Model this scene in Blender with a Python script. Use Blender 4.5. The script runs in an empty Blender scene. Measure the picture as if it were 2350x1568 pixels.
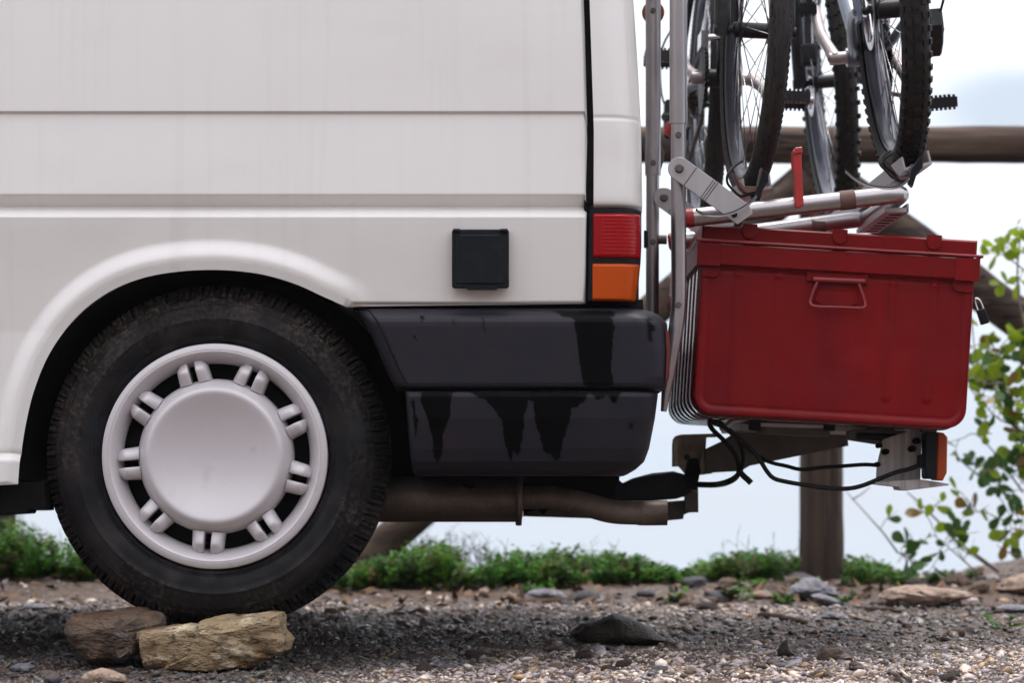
import bpy, bmesh, math, random
import numpy as np
from mathutils import Vector, Matrix, Quaternion, noise
from mathutils.geometry import delaunay_2d_cdt
random.seed(7); np.random.seed(7)
RNG = np.random.default_rng(11)
C = bpy.context.scene.collection
sc = bpy.context.scene
rad = math.radians

# ------------------------------------------------------------------ camera, sky, sun, exposure
S, D0, EYE, CX, HY = 0.000823, 5.5, 0.3375, 1175.0, 1122.0
cam_d = bpy.data.cameras.new('camera'); cam = bpy.data.objects.new('camera', cam_d); C.objects.link(cam)
cam.location = (0, -D0, EYE); cam.rotation_euler = (rad(90), 0, 0)
cam_d.sensor_width = 36.0; cam_d.lens = 36.0 * (D0 / S) / 2350.0
cam_d.shift_y = (HY - 784.0) / 2350.0
cam_d.clip_start = 0.05; cam_d.clip_end = 60000
cam_d.dof.use_dof = True; cam_d.dof.focus_distance = 5.5; cam_d.dof.aperture_fstop = 4.8
sc.camera = cam

SUN_EL, SUN_AZ = rad(77), rad(25)          # azimuth from +Y (behind the scene) towards +X
wd = bpy.data.worlds.new('World'); sc.world = wd; wd.use_nodes = True
nt = wd.node_tree; nt.nodes.clear()
def wn(t, **kw):
    n = nt.nodes.new(t)
    for k, v in kw.items(): setattr(n, k, v)
    return n
wo = wn('ShaderNodeOutputWorld'); wb = wn('ShaderNodeBackground'); wb.inputs['Strength'].default_value = 0.1
sky = wn('ShaderNodeTexSky'); sky.sky_type = 'NISHITA'; sky.sun_disc = False
sky.sun_elevation = SUN_EL; sky.sun_rotation = SUN_AZ; sky.air_density = 1.0; sky.dust_density = 3.0; sky.ozone_density = 1.0
tc = wn('ShaderNodeTexCoord')
sep = wn('ShaderNodeSeparateXYZ'); nt.links.new(tc.outputs['Generated'], sep.inputs[0])
ramp = wn('ShaderNodeValToRGB')            # overcast layer: paler and bluer low down
ramp.color_ramp.elements[0].position = 0.0; ramp.color_ramp.elements[0].color = (0.285, 0.325, 0.375, 1)
ramp.color_ramp.elements[1].position = 1.0; ramp.color_ramp.elements[1].color = (1.0, 0.985, 1.0, 1)
e_ = ramp.color_ramp.elements.new(0.17); e_.color = (0.47, 0.475, 0.49, 1)
e_ = ramp.color_ramp.elements.new(0.5); e_.color = (0.78, 0.77, 0.79, 1)
nt.links.new(sep.outputs['Z'], ramp.inputs[0])
ns = wn('ShaderNodeTexNoise'); ns.inputs['Scale'].default_value = 3.2; ns.inputs['Detail'].default_value = 5
mp = wn('ShaderNodeMapping'); mp.inputs['Scale'].default_value = (1, 1, 3.2); mp.inputs['Location'].default_value = (0.3, 0.0, 0.25)
nt.links.new(tc.outputs['Generated'], mp.inputs[0]); nt.links.new(mp.outputs[0], ns.inputs['Vector'])
cr = wn('ShaderNodeValToRGB')
cr.color_ramp.elements[0].position = 0.35; cr.color_ramp.elements[0].color = (0.86, 0.88, 0.92, 1)
cr.color_ramp.elements[1].position = 0.62; cr.color_ramp.elements[1].color = (1.0, 1.0, 1.0, 1)
nt.links.new(ns.outputs[0], cr.inputs[0])
mu = wn('ShaderNodeMix', data_type='RGBA', blend_type='MULTIPLY'); mu.inputs[0].default_value = 1.0
nt.links.new(ramp.outputs[0], mu.inputs[6]); nt.links.new(cr.outputs[0], mu.inputs[7])
# one distant grey-blue cloud over the sea
cdir = Vector((1190 * S, D0, 880 * S)).normalized()
vd = wn('ShaderNodeVectorMath', operation='SUBTRACT'); vd.inputs[1].default_value = cdir
nt.links.new(tc.outputs['Generated'], vd.inputs[0])
vs = wn('ShaderNodeVectorMath', operation='MULTIPLY'); vs.inputs[1].default_value = (1.0, 1.0, 2.6); nt.links.new(vd.outputs[0], vs.inputs[0])
vl = wn('ShaderNodeVectorMath', operation='LENGTH'); nt.links.new(vs.outputs[0], vl.inputs[0])
n2 = wn('ShaderNodeTexNoise'); n2.inputs['Scale'].default_value = 30; nt.links.new(tc.outputs['Generated'], n2.inputs['Vector'])
ad = wn('ShaderNodeMath', operation='MULTIPLY_ADD'); ad.inputs[1].default_value = 0.02; nt.links.new(n2.outputs[0], ad.inputs[0]); nt.links.new(vl.outputs['Value'], ad.inputs[2])
mr = wn('ShaderNodeMapRange', interpolation_type='SMOOTHSTEP'); mr.inputs[1].default_value = 0.025; mr.inputs[2].default_value = 0.062
mr.inputs[3].default_value = 1.0; mr.inputs[4].default_value = 0.0
nt.links.new(ad.outputs[0], mr.inputs[0])
mc = wn('ShaderNodeMix', data_type='RGBA'); mc.inputs[7].default_value = (0.24, 0.27, 0.31, 1)
nt.links.new(mr.outputs[0], mc.inputs[0]); nt.links.new(mu.outputs[2], mc.inputs[6])
gain = wn('ShaderNodeMix', data_type='RGBA', blend_type='MULTIPLY'); gain.inputs[0].default_value = 1.0; gain.inputs[7].default_value = (16.6, 16.6, 16.8, 1)
gain.clamp_result = False; nt.links.new(mc.outputs[2], gain.inputs[6])
mx = wn('ShaderNodeMix', data_type='RGBA'); mx.inputs[0].default_value = 0.8
nt.links.new(sky.outputs[0], mx.inputs[6]); nt.links.new(gain.outputs[2], mx.inputs[7])
nt.links.new(mx.outputs[2], wb.inputs['Color']); nt.links.new(wb.outputs[0], wo.inputs['Surface'])

sun_d = bpy.data.lights.new('sun', 'SUN'); sun_d.energy = 1.5; sun_d.angle = rad(14); sun_d.color = (1.0, 0.94, 0.86)
sun = bpy.data.objects.new('sun', sun_d); C.objects.link(sun)
sdir = Vector((math.sin(SUN_AZ) * math.cos(SUN_EL), math.cos(SUN_AZ) * math.cos(SUN_EL), math.sin(SUN_EL)))
sun.rotation_euler = (-sdir).to_track_quat('-Z', 'Y').to_euler()
sun.location = sdir * 30
sc.view_settings.view_transform = 'Standard'; sc.view_settings.look = 'None'
sc.view_settings.exposure = 0.86; sc.view_settings.gamma = 1.0; sc.view_settings.use_curve_mapping = False
sc.render.engine = 'CYCLES'
sc.cycles.use_denoising = True
sc.cycles.max_bounces = 8; sc.cycles.caustics_reflective = False; sc.cycles.caustics_refractive = False

# ------------------------------------------------------------------ helpers
def W(px, py, Y=0.0):
    """point at depth Y that the photograph shows at (px, py)"""
    k = S * (D0 + Y) / D0
    return Vector(((px - CX) * k, Y, EYE + (HY - py) * k))
def K(Y): return S * (D0 + Y) / D0
def sstep(a, b, x):
    t = np.clip((x - a) / (b - a), 0, 1); return t * t * (3 - 2 * t)
def origin_of(o):
    v = Vector((0, 0, 0))
    while o is not None: v += o.location; o = o.parent
    return v
def thing(name, label, cat, loc, group=None):
    o = bpy.data.objects.new(name, None); C.objects.link(o); o.location = loc; o.empty_display_size = 0.05
    o['label'] = label; o['category'] = cat
    if group: o['group'] = group
    return o
def part_empty(name, loc, parent):
    o = bpy.data.objects.new(name, None); C.objects.link(o); o.parent = parent; o.empty_display_size = 0.02
    o.location = Vector(loc) - origin_of(parent); return o
def tag(o, label=None, cat=None, group=None, kind=None):
    if label: o['label'] = label
    if cat: o['category'] = cat
    if group: o['group'] = group
    if kind: o['kind'] = kind
    return o
def mesh_obj(name, verts, faces, mat, parent=None, angle=38, loc=None, normals=None):
    org = Vector(loc) if loc is not None else (origin_of(parent) if parent else Vector((0, 0, 0)))
    v = np.asarray(verts, dtype=float) - np.array(org)
    me = bpy.data.meshes.new(name); me.from_pydata(v.tolist(), [], faces); me.update()
    if mat: me.materials.append(mat)
    me.shade_smooth()
    if normals is not None: me.normals_split_custom_set_from_vertices([tuple(n) for n in normals])
    elif angle < 180: me.set_sharp_from_angle(angle=rad(angle))
    o = bpy.data.objects.new(name, me); C.objects.link(o)
    if parent:
        o.parent = parent; o.location = org - origin_of(parent)
    else: o.location = org
    return o
def copy_tree(o, parent=None):
    c = o.copy(); C.objects.link(c); c.parent = parent
    for ch in o.children: copy_tree(ch, c)
    return c
def grid_faces(nr, nc, wrap=False, flip=False):
    f = []
    cc = nc if wrap else nc - 1
    for i in range(nr - 1):
        for j in range(cc):
            a, b = i * nc + j, i * nc + (j + 1) % nc
            q = (a, b, b + nc, a + nc)
            f.append(q[::-1] if flip else q)
    return f
def frame_of(axis):
    a = Vector(axis).normalized(); u = a.orthogonal().normalized(); return a, u, a.cross(u)
def crom(pts, n=8):
    p = [Vector(q) for q in pts]; p = [p[0] * 2 - p[1]] + p + [p[-1] * 2 - p[-2]]; out = []
    for i in range(1, len(p) - 2):
        for k in range(n):
            t = k / n; a, b, c, d = p[i - 1], p[i], p[i + 1], p[i + 2]
            out.append(0.5 * ((2 * b) + (c - a) * t + (2 * a - 5 * b + 4 * c - d) * t * t + (3 * b - 3 * c + d - a) * t ** 3))
    out.append(p[-2]); return out
class MB:
    def __init__(s): s.v = []; s.f = []
    def add(s, vs, fs):
        b = len(s.v); s.v += [tuple(q) for q in vs]; s.f += [tuple(i + b for i in q) for q in fs]; return s
    def tube(s, pts, r, n=12, cap=True):
        P = [Vector(p) for p in pts]; R = r if isinstance(r, (list, tuple)) else [r] * len(P)
        t0 = (P[1] - P[0]).normalized(); u = t0.orthogonal().normalized(); vs = []
        for i, p in enumerate(P):
            t = (P[min(i + 1, len(P) - 1)] - P[max(i - 1, 0)]).normalized()
            u = (u - t * u.dot(t)).normalized(); w = t.cross(u)
            for k in range(n):
                a = 2 * math.pi * k / n; vs.append(p + (u * math.cos(a) + w * math.sin(a)) * R[i])
        fs = [(i * n + j, i * n + (j + 1) % n, (i + 1) * n + (j + 1) % n, (i + 1) * n + j) for i in range(len(P) - 1) for j in range(n)]
        if cap: fs += [tuple(range(n))[::-1], tuple((len(P) - 1) * n + k for k in range(n))]
        return s.add(vs, fs)
    def box(s, c, hx, hy, hz, ax=(1, 0, 0), ay=(0, 1, 0), az=(0, 0, 1)):
        c, ax, ay, az = Vector(c), Vector(ax) * hx, Vector(ay) * hy, Vector(az) * hz
        vs = [c + ax * i + ay * j + az * k for i in (-1, 1) for j in (-1, 1) for k in (-1, 1)]
        return s.add(vs, [(0, 1, 3, 2), (4, 6, 7, 5), (0, 4, 5, 1), (2, 3, 7, 6), (0, 2, 6, 4), (1, 5, 7, 3)])
    def lathe(s, c, axis, prof, n=48, u=None):
        """prof: (radius, distance along axis)"""
        a = Vector(axis).normalized(); u = (Vector(u) if u else a.orthogonal()).normalized(); w = a.cross(u); c = Vector(c); vs = []
        for r, y in prof:
            for k in range(n):
                t = 2 * math.pi * k / n; vs.append(c + a * y + (u * math.cos(t) + w * math.sin(t)) * r)
        return s.add(vs, grid_faces(len(prof), n, True))
    def prism(s, poly, f, depth, bev=0.0):
        """poly: list of 2-D points, f(x, y, d) -> 3-D, d from 0 to depth; edges chamfered"""
        q = np.array(poly, float); n = len(q)
        area = 0.5 * np.sum(q[:, 0] * np.roll(q[:, 1], -1) - np.roll(q[:, 0], -1) * q[:, 1])
        if area < 0: q = q[::-1].copy()
        e = np.roll(q, -1, 0) - q; e /= np.linalg.norm(e, axis=1)[:, None] + 1e-12
        nn = np.stack([-e[:, 1], e[:, 0]], 1); m = nn + np.roll(nn, 1, 0); m /= np.maximum((m ** 2).sum(1) / 2, 0.35)[:, None]
        rings = [(q + m * bev, 0), (q, bev), (q, depth - bev), (q + m * bev, depth)] if bev else [(q, 0), (q, depth)]
        vs = [f(p[0], p[1], d) for r, d in rings for p in r]
        fs = grid_faces(len(rings), n, True)
        fs += [tuple(range(n))[::-1], tuple((len(rings) - 1) * n + k for k in range(n))]
        return s.add(vs, fs)
    def build(s, name, mat, parent=None, angle=38, loc=None):
        o = mesh_obj(name, s.v, s.f, mat, parent, angle, loc)
        bm = bmesh.new(); bm.from_mesh(o.data); bmesh.ops.recalc_face_normals(bm, faces=bm.faces); bm.to_mesh(o.data); bm.free()
        return o
def prism_px(poly, Y, depth, bev_px=0.0):
    """outline given in photograph pixels at depth Y, real thickness depth (metres)"""
    k = K(Y); b = bev_px * k
    q = [((x - CX) * k, EYE + (HY - y) * k) for x, y in poly]
    return MB().prism(q, lambda x, z, d: Vector((x, Y + d, z)), depth, b)
def rrect(x0, y0, x1, y1, r, n=5):
    p = []
    for cx, cy, a0 in ((x1 - r, y0 + r, -90), (x1 - r, y1 - r, 0), (x0 + r, y1 - r, 90), (x0 + r, y0 + r, 180)):
        for i in range(n + 1):
            a = rad(a0 + 90 * i / n); p.append((cx + r * math.cos(a), cy + r * math.sin(a)))
    return p
def pip(x, y, poly):
    p = np.asarray(poly, float); inside = np.zeros(np.shape(x), bool)
    for i in range(len(p)):
        x0, y0 = p[i]; x1, y1 = p[i - 1]
        c = ((y0 > y) != (y1 > y)) & (x < (x1 - x0) * (y - y0) / (y1 - y0 + 1e-12) + x0); inside ^= c
    return inside
def pdist(x, y, line):
    p = np.asarray(line, float); d = np.full(np.shape(x), 1e9)
    for i in range(len(p) - 1):
        ax, ay = p[i]; bx, by = p[i + 1]; L = (bx - ax) ** 2 + (by - ay) ** 2 + 1e-12
        t = np.clip(((x - ax) * (bx - ax) + (y - ay) * (by - ay)) / L, 0, 1)
        d = np.minimum(d, np.hypot(x - ax - t * (bx - ax), y - ay - t * (by - ay)))
    return d
def vnoise(x, y, seed=0):
    xi, yi = np.floor(x).astype(int), np.floor(y).astype(int); fx, fy = x - xi, y - yi
    def h(a, b):
        n = (a * 374761393 + b * 668265263 + seed * 1442695041) & 0x7fffffff
        n = ((n ^ (n >> 13)) * 1274126177) & 0x7fffffff; return ((n ^ (n >> 16)) & 0xffff) / 65535.0
    u, v = fx * fx * (3 - 2 * fx), fy * fy * (3 - 2 * fy)
    return (h(xi, yi) * (1 - u) + h(xi + 1, yi) * u) * (1 - v) + (h(xi, yi + 1) * (1 - u) + h(xi + 1, yi + 1) * u) * v
def fbm(x, y, o=4, seed=0):
    s = 0; a = 0.5
    for i in range(o): s = s + a * (vnoise(x * 2 ** i, y * 2 ** i, seed + i) - 0.5); a *= 0.5
    return s

# ------------------------------------------------------------------ materials
def mat(name, base, rough=0.5, metal=0.0, coat=0.0, spec=0.5, vary=(), bump=(), rvar=None, attr=None, stretch=None, trans=0.0):
    """vary: (colour, scale, low, high, amount) noise layers over the base; bump: (scale, distance) layers"""
    m = bpy.data.materials.new(name); m.use_nodes = True; t = m.node_tree; b = t.nodes['Principled BSDF']
    N = t.nodes.new; L = t.links.new
    co = N('ShaderNodeTexCoord'); vec = co.outputs['Object']
    if stretch:
        mpn = N('ShaderNodeMapping'); mpn.inputs['Scale'].default_value = stretch; L(vec, mpn.inputs[0]); vec = mpn.outputs[0]
    rgb = N('ShaderNodeRGB'); rgb.outputs[0].default_value = (*base, 1); col = rgb.outputs[0]
    if attr:
        at = N('ShaderNodeAttribute'); at.attribute_name = attr; col = at.outputs['Color']
    for c, scl, lo, hi, amt in vary:
        n = N('ShaderNodeTexNoise'); n.inputs['Scale'].default_value = scl; n.inputs['Detail'].default_value = 6; n.inputs['Roughness'].default_value = 0.6
        L(vec, n.inputs['Vector'])
        r = N('ShaderNodeMapRange'); r.inputs[1].default_value = lo; r.inputs[2].default_value = hi; r.inputs[4].default_value = amt; L(n.outputs[0], r.inputs[0])
        x = N('ShaderNodeMix'); x.data_type = 'RGBA'; x.inputs[7].default_value = (*c, 1); L(r.outputs[0], x.inputs[0]); L(col, x.inputs[6]); col = x.outputs[2]
    L(col, b.inputs['Base Color'])
    b.inputs['Roughness'].default_value = rough; b.inputs['Metallic'].default_value = metal
    b.inputs['Specular IOR Level'].default_value = spec
    b.inputs['Coat Weight'].default_value = coat; b.inputs['Coat Roughness'].default_value = 0.06
    if rvar:
        n = N('ShaderNodeTexNoise'); n.inputs['Scale'].default_value = rvar[0]; n.inputs['Detail'].default_value = 4; L(vec, n.inputs['Vector'])
        r = N('ShaderNodeMapRange'); r.inputs[1].default_value = 0.35; r.inputs[2].default_value = 0.65; r.inputs[3].default_value = rvar[1]; r.inputs[4].default_value = rvar[2]
        L(n.outputs[0], r.inputs[0]); L(r.outputs[0], b.inputs['Roughness'])
    prev = None
    for scl, dist in bump:
        n = N('ShaderNodeTexNoise'); n.inputs['Scale'].default_value = scl; n.inputs['Detail'].default_value = 5; L(vec, n.inputs['Vector'])
        bp = N('ShaderNodeBump'); bp.inputs['Distance'].default_value = dist; bp.inputs['Strength'].default_value = 1.0; L(n.outputs[0], bp.inputs['Height'])
        if prev: L(prev, bp.inputs['Normal'])
        prev = bp.outputs[0]
    if prev: L(prev, b.inputs['Normal'])
    if trans:
        tr = N('ShaderNodeBsdfTranslucent'); L(col, tr.inputs['Color']); ms = N('ShaderNodeMixShader'); ms.inputs[0].default_value = trans
        L(b.outputs[0], ms.inputs[1]); L(tr.outputs[0], ms.inputs[2]); L(ms.outputs[0], t.nodes['Material Output'].inputs['Surface'])
    return m
M = {}
M['paint'] = mat('white_paint', (0.72, 0.700, 0.680), 0.34, coat=0.5, vary=[((0.66, 0.638, 0.615), 2.2, 0.4, 0.75, 0.5), ((0.33, 0.27, 0.22), 160, 0.715, 0.76, 0.55), ((0.50, 0.44, 0.40), 900, 0.66, 0.72, 0.25)], bump=[(900, 0.00003)])
def add_streaks(m, colour, scl, lo, hi, amt):
    t = m.node_tree; b = t.nodes['Principled BSDF']; src = b.inputs['Base Color'].links[0].from_socket
    co = t.nodes.new('ShaderNodeTexCoord'); mp_ = t.nodes.new('ShaderNodeMapping'); mp_.inputs['Scale'].default_value = scl; t.links.new(co.outputs['Object'], mp_.inputs[0])
    n = t.nodes.new('ShaderNodeTexNoise'); n.inputs['Scale'].default_value = 1.0; n.inputs['Detail'].default_value = 7; n.inputs['Roughness'].default_value = 0.65; t.links.new(mp_.outputs[0], n.inputs['Vector'])
    r_ = t.nodes.new('ShaderNodeMapRange'); r_.inputs[1].default_value = lo; r_.inputs[2].default_value = hi; r_.inputs[4].default_value = amt; t.links.new(n.outputs[0], r_.inputs[0])
    x = t.nodes.new('ShaderNodeMix'); x.data_type = 'RGBA'; x.inputs[7].default_value = (*colour, 1); t.links.new(r_.outputs[0], x.inputs[0]); t.links.new(src, x.inputs[6]); t.links.new(x.outputs[2], b.inputs['Base Color'])
add_streaks(M['paint'], (0.46, 0.43, 0.40), (26, 3, 1.1), 0.52, 0.80, 0.24)
add_streaks(M['paint'], (0.54, 0.50, 0.465), (2.0, 3, 5.0), 0.50, 0.78, 0.28)
M['plastic'] = mat('grey_plastic', (0.030, 0.030, 0.036), 0.42, vary=[((0.045, 0.042, 0.048), 6, 0.35, 0.7, 0.7)], bump=[(1800, 0.00008)])
M['black'] = mat('black_plastic', (0.0065, 0.008, 0.0115), 0.45, spec=0.15, vary=[((0.025, 0.025, 0.028), 40, 0.5, 0.8, 0.6)], bump=[(1500, 0.00006)])
M['void'] = mat('underbody_black', (0.005, 0.005, 0.0055), 0.85, spec=0.1, vary=[((0.02, 0.018, 0.016), 12, 0.5, 0.8, 0.6)])
M['rubber'] = mat('tyre_rubber', (0.0050, 0.0045, 0.0055), 0.48, spec=0.16, vary=[((0.028, 0.023, 0.024), 9, 0.48, 0.68, 0.85), ((0.012, 0.016, 0.022), 12, 0.55, 0.7, 0.6), ((0.10, 0.085, 0.07), 38, 0.66, 0.76, 0.5), ((0.004, 0.004, 0.004), 20, 0.58, 0.68, 0.7)], bump=[(420, 0.0004), (60, 0.0006)], rvar=(14, 0.38, 0.75))
def add_dirt(m, colour):
    """dried mud where the mesh carries a 'dirt' value, broken up by noise"""
    t = m.node_tree; b = t.nodes['Principled BSDF']; src = b.inputs['Base Color'].links[0].from_socket
    at = t.nodes.new('ShaderNodeAttribute'); at.attribute_name = 'dirt'; n = t.nodes.new('ShaderNodeTexNoise'); n.inputs['Scale'].default_value = 105; n.inputs['Detail'].default_value = 8; n.inputs['Roughness'].default_value = 0.7
    co = t.nodes.new('ShaderNodeTexCoord'); t.links.new(co.outputs['Object'], n.inputs['Vector'])
    r_ = t.nodes.new('ShaderNodeMapRange'); r_.inputs[1].default_value = 0.47; r_.inputs[2].default_value = 0.62; t.links.new(n.outputs[0], r_.inputs[0])
    mm = t.nodes.new('ShaderNodeMath'); mm.operation = 'MULTIPLY'; t.links.new(at.outputs['Fac'], mm.inputs[0]); t.links.new(r_.outputs[0], mm.inputs[1])
    x = t.nodes.new('ShaderNodeMix'); x.data_type = 'RGBA'; x.inputs[7].default_value = (*colour, 1); t.links.new(mm.outputs[0], x.inputs[0]); t.links.new(src, x.inputs[6]); t.links.new(x.outputs[2], b.inputs['Base Color'])
add_dirt(M['rubber'], (0.21, 0.160, 0.122))
M['bike_rubber'] = mat('bike_tyre_rubber', (0.014, 0.013, 0.013), 0.6, spec=0.25, vary=[((0.045, 0.038, 0.033), 40, 0.48, 0.75, 0.7)], bump=[(500, 0.0004)])
M['slick_rubber'] = mat('bike_slick_rubber', (0.026, 0.023, 0.023), 0.65, spec=0.25, vary=[((0.065, 0.056, 0.05), 30, 0.45, 0.75, 0.6), ((0.006, 0.006, 0.006), 90, 0.54, 0.60, 0.9)], bump=[(120, 0.0012)], stretch=(2.5, 1, 0.35))
M['hubcap'] = mat('hubcap_silver_plastic', (0.55, 0.52, 0.54), 0.38, metal=0.12, vary=[((0.63, 0.60, 0.61), 5, 0.4, 0.7, 0.5), ((0.25, 0.21, 0.19), 140, 0.68, 0.75, 0.6), ((0.36, 0.33, 0.31), 22, 0.60, 0.76, 0.35), ((0.40, 0.37, 0.37), 800, 0.6, 0.7, 0.25)], bump=[(1200, 0.00003)])
M['alu'] = mat('anodised_aluminium', (0.38, 0.355, 0.365), 0.30, metal=0.95, vary=[((0.27, 0.25, 0.26), 14, 0.4, 0.75, 0.5), ((0.7, 0.7, 0.7), 160, 0.70, 0.75, 0.6)], bump=[(900, 0.00003)])
M['plate_alu'] = mat('flat_aluminium', (0.40, 0.385, 0.39), 0.42, metal=0.5, vary=[((0.30, 0.28, 0.28), 25, 0.45, 0.75, 0.55)], stretch=(1, 1, 0.15), bump=[(600, 0.00005)])
M['old_alu'] = mat('weathered_aluminium', (0.40, 0.375, 0.37), 0.5, metal=0.35, vary=[((0.13, 0.115, 0.11), 60, 0.42, 0.72, 0.75)], stretch=(1.6, 1, 0.12), bump=[(300, 0.0002)])
M['chrome'] = mat('bright_steel', (0.6, 0.6, 0.62), 0.22, metal=1.0, vary=[((0.35, 0.33, 0.32), 60, 0.45, 0.7, 0.6)])
M['rim'] = mat('bike_rim_alloy', (0.060, 0.062, 0.078), 0.26, metal=0.9, vary=[((0.035, 0.030, 0.030), 40, 0.5, 0.75, 0.6)])
M['steel'] = mat('painted_steel', (0.105, 0.094, 0.082), 0.55, metal=0.2, vary=[((0.055, 0.048, 0.042), 18, 0.4, 0.7, 0.7), ((0.16, 0.12, 0.09), 80, 0.62, 0.72, 0.5)], bump=[(500, 0.0001)])
M['steel_tan'] = mat('bracket_steel', (0.42, 0.37, 0.29), 0.55, spec=0.3, metal=0.1, vary=[((0.10, 0.085, 0.07), 25, 0.42, 0.68, 0.75)], bump=[(500, 0.0001)])
M['exhaust'] = mat('exhaust_steel', (0.19, 0.15, 0.125), 0.5, metal=0.35, vary=[((0.085, 0.06, 0.048), 10, 0.4, 0.66, 0.85), ((0.28, 0.19, 0.125), 90, 0.56, 0.72, 0.7), ((0.05, 0.04, 0.035), 160, 0.6, 0.7, 0.6)], bump=[(350, 0.0003)])
M['red'] = mat('trunk_red_paint', (0.155, 0.0036, 0.0046), 0.40, spec=0.14, vary=[((0.095, 0.004, 0.010), 7, 0.45, 0.75, 0.6), ((0.24, 0.004, 0.003), 6, 0.52, 0.78, 0.6), ((0.05, 0.003, 0.004), 120, 0.66, 0.72, 0.5), ((0.45, 0.16, 0.13), 260, 0.74, 0.79, 0.4)], bump=[(900, 0.00012)], stretch=(1.6, 1, 0.5))
M['red_gloss'] = mat('trunk_red_paint_glossy', (0.21, 0.012, 0.015), 0.35, spec=0.5, vary=[((0.13, 0.008, 0.012), 20, 0.4, 0.7, 0.7)])
M['red_wet'] = mat('trunk_red_paint_wet', (0.16, 0.010, 0.012), 0.22, coat=0.5, vary=[((0.07, 0.006, 0.010), 40, 0.4, 0.7, 0.7)], bump=[(160, 0.0035), (500, 0.0010)])
M['redplastic'] = mat('red_plastic', (0.36, 0.014, 0.014), 0.42, vary=[((0.22, 0.012, 0.012), 30, 0.4, 0.7, 0.6)])
M['maroon'] = mat('maroon_plastic', (0.14, 0.022, 0.022), 0.5, vary=[((0.09, 0.015, 0.015), 40, 0.4, 0.7, 0.6)])
M['brown'] = mat('brown_rubber', (0.12, 0.058, 0.046), 0.6, vary=[((0.08, 0.04, 0.034), 50, 0.4, 0.7, 0.6)])
M['amberdisc'] = mat('amber_plastic', (0.30, 0.09, 0.03), 0.4, vary=[((0.2, 0.06, 0.02), 40, 0.4, 0.7, 0.6)])
M['lens_red'] = mat('red_lens', (0.38, 0.0015, 0.005), 0.2, spec=0.25, coat=0.25, vary=[((0.34, 0.004, 0.010), 12, 0.4, 0.7, 0.5)], trans=0.25)
M['lens_amber'] = mat('amber_lens', (0.60, 0.080, 0.001), 0.2, spec=0.25, coat=0.2, vary=[((0.50, 0.08, 0.004), 12, 0.4, 0.7, 0.5)], trans=0.25)
M['cable'] = mat('black_cable', (0.007, 0.007, 0.008), 0.5, spec=0.2, vary=[((0.03, 0.03, 0.03), 60, 0.5, 0.8, 0.5)])
M['frame_dark'] = mat('bike_frame_dark', (0.014, 0.014, 0.017), 0.4, spec=0.3, vary=[((0.07, 0.062, 0.06), 40, 0.5, 0.75, 0.6)])
M['frame_blue'] = mat('bike_frame_blue', (0.16, 0.19, 0.26), 0.32, coat=0.3, vary=[((0.10, 0.11, 0.15), 20, 0.45, 0.75, 0.6)])
M['crank_alu'] = mat('crank_alloy', (0.45, 0.40, 0.40), 0.4, metal=0.6, vary=[((0.27, 0.2, 0.18), 40, 0.45, 0.7, 0.6)])
M['bikeblack'] = mat('bike_black_parts', (0.010, 0.010, 0.012), 0.45, spec=0.3, vary=[((0.08, 0.065, 0.055), 70, 0.55, 0.75, 0.5)])
M['rust'] = mat('chain_rust', (0.075, 0.05, 0.04), 0.5, metal=0.5, vary=[((0.2, 0.13, 0.09), 150, 0.5, 0.7, 0.6)])
M['wood'] = mat('weathered_wood', (0.072, 0.048, 0.036), 0.75, spec=0.12, vary=[((0.036, 0.025, 0.024), 7, 0.38, 0.6, 0.9), ((0.17, 0.125, 0.095), 11, 0.54, 0.68, 0.7), ((0.010, 0.008, 0.008), 15, 0.57, 0.63, 0.9)], stretch=(0.12, 2.2, 2.2), bump=[(20, 0.004)])
M['wood_v'] = mat('weathered_wood_upright', (0.068, 0.046, 0.035), 0.75, spec=0.12, vary=[((0.034, 0.024, 0.022), 7, 0.38, 0.6, 0.9), ((0.15, 0.11, 0.085), 11, 0.54, 0.68, 0.7), ((0.010, 0.008, 0.008), 15, 0.57, 0.63, 0.9)], stretch=(2.2, 2.2, 0.12), bump=[(20, 0.004)])
M['glass'] = mat('dark_glass', (0.02, 0.025, 0.03), 0.05, coat=1.0, vary=[((0.03, 0.035, 0.04), 2, 0.4, 0.7, 0.4)])
M['stone_ochre'] = mat('ochre_stone', (0.31, 0.225, 0.130), 0.7, spec=0.3, vary=[((0.075, 0.042, 0.020), 10, 0.45, 0.62, 0.9), ((0.72, 0.62, 0.45), 13, 0.55, 0.66, 0.85), ((0.33, 0.165, 0.05), 11, 0.55, 0.67, 0.6), ((0.030, 0.020, 0.013), 42, 0.56, 0.64, 0.8)], stretch=(0.85, 1, 1.6), bump=[(14, 0.03), (45, 0.010), (170, 0.004)], rvar=(20, 0.4, 0.85))
M['stone_brown'] = mat('brown_grey_stone', (0.115, 0.075, 0.050), 0.6, spec=0.3, vary=[((0.045, 0.032, 0.026), 9, 0.42, 0.60, 0.9), ((0.36, 0.32, 0.31), 8, 0.54, 0.64, 0.85), ((0.20, 0.095, 0.035), 12, 0.58, 0.68, 0.6), ((0.022, 0.016, 0.013), 45, 0.56, 0.64, 0.8)], stretch=(0.8, 1, 1.6), bump=[(14, 0.028), (45, 0.010), (170, 0.004)], rvar=(18, 0.3, 0.8))
M['stone_grey'] = mat('blue_grey_stone', (0.17, 0.165, 0.185), 0.6, spec=0.25, vary=[((0.07, 0.07, 0.095), 12, 0.42, 0.60, 0.9), ((0.38, 0.36, 0.36), 16, 0.56, 0.68, 0.75)], bump=[(25, 0.016), (120, 0.005)])
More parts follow.
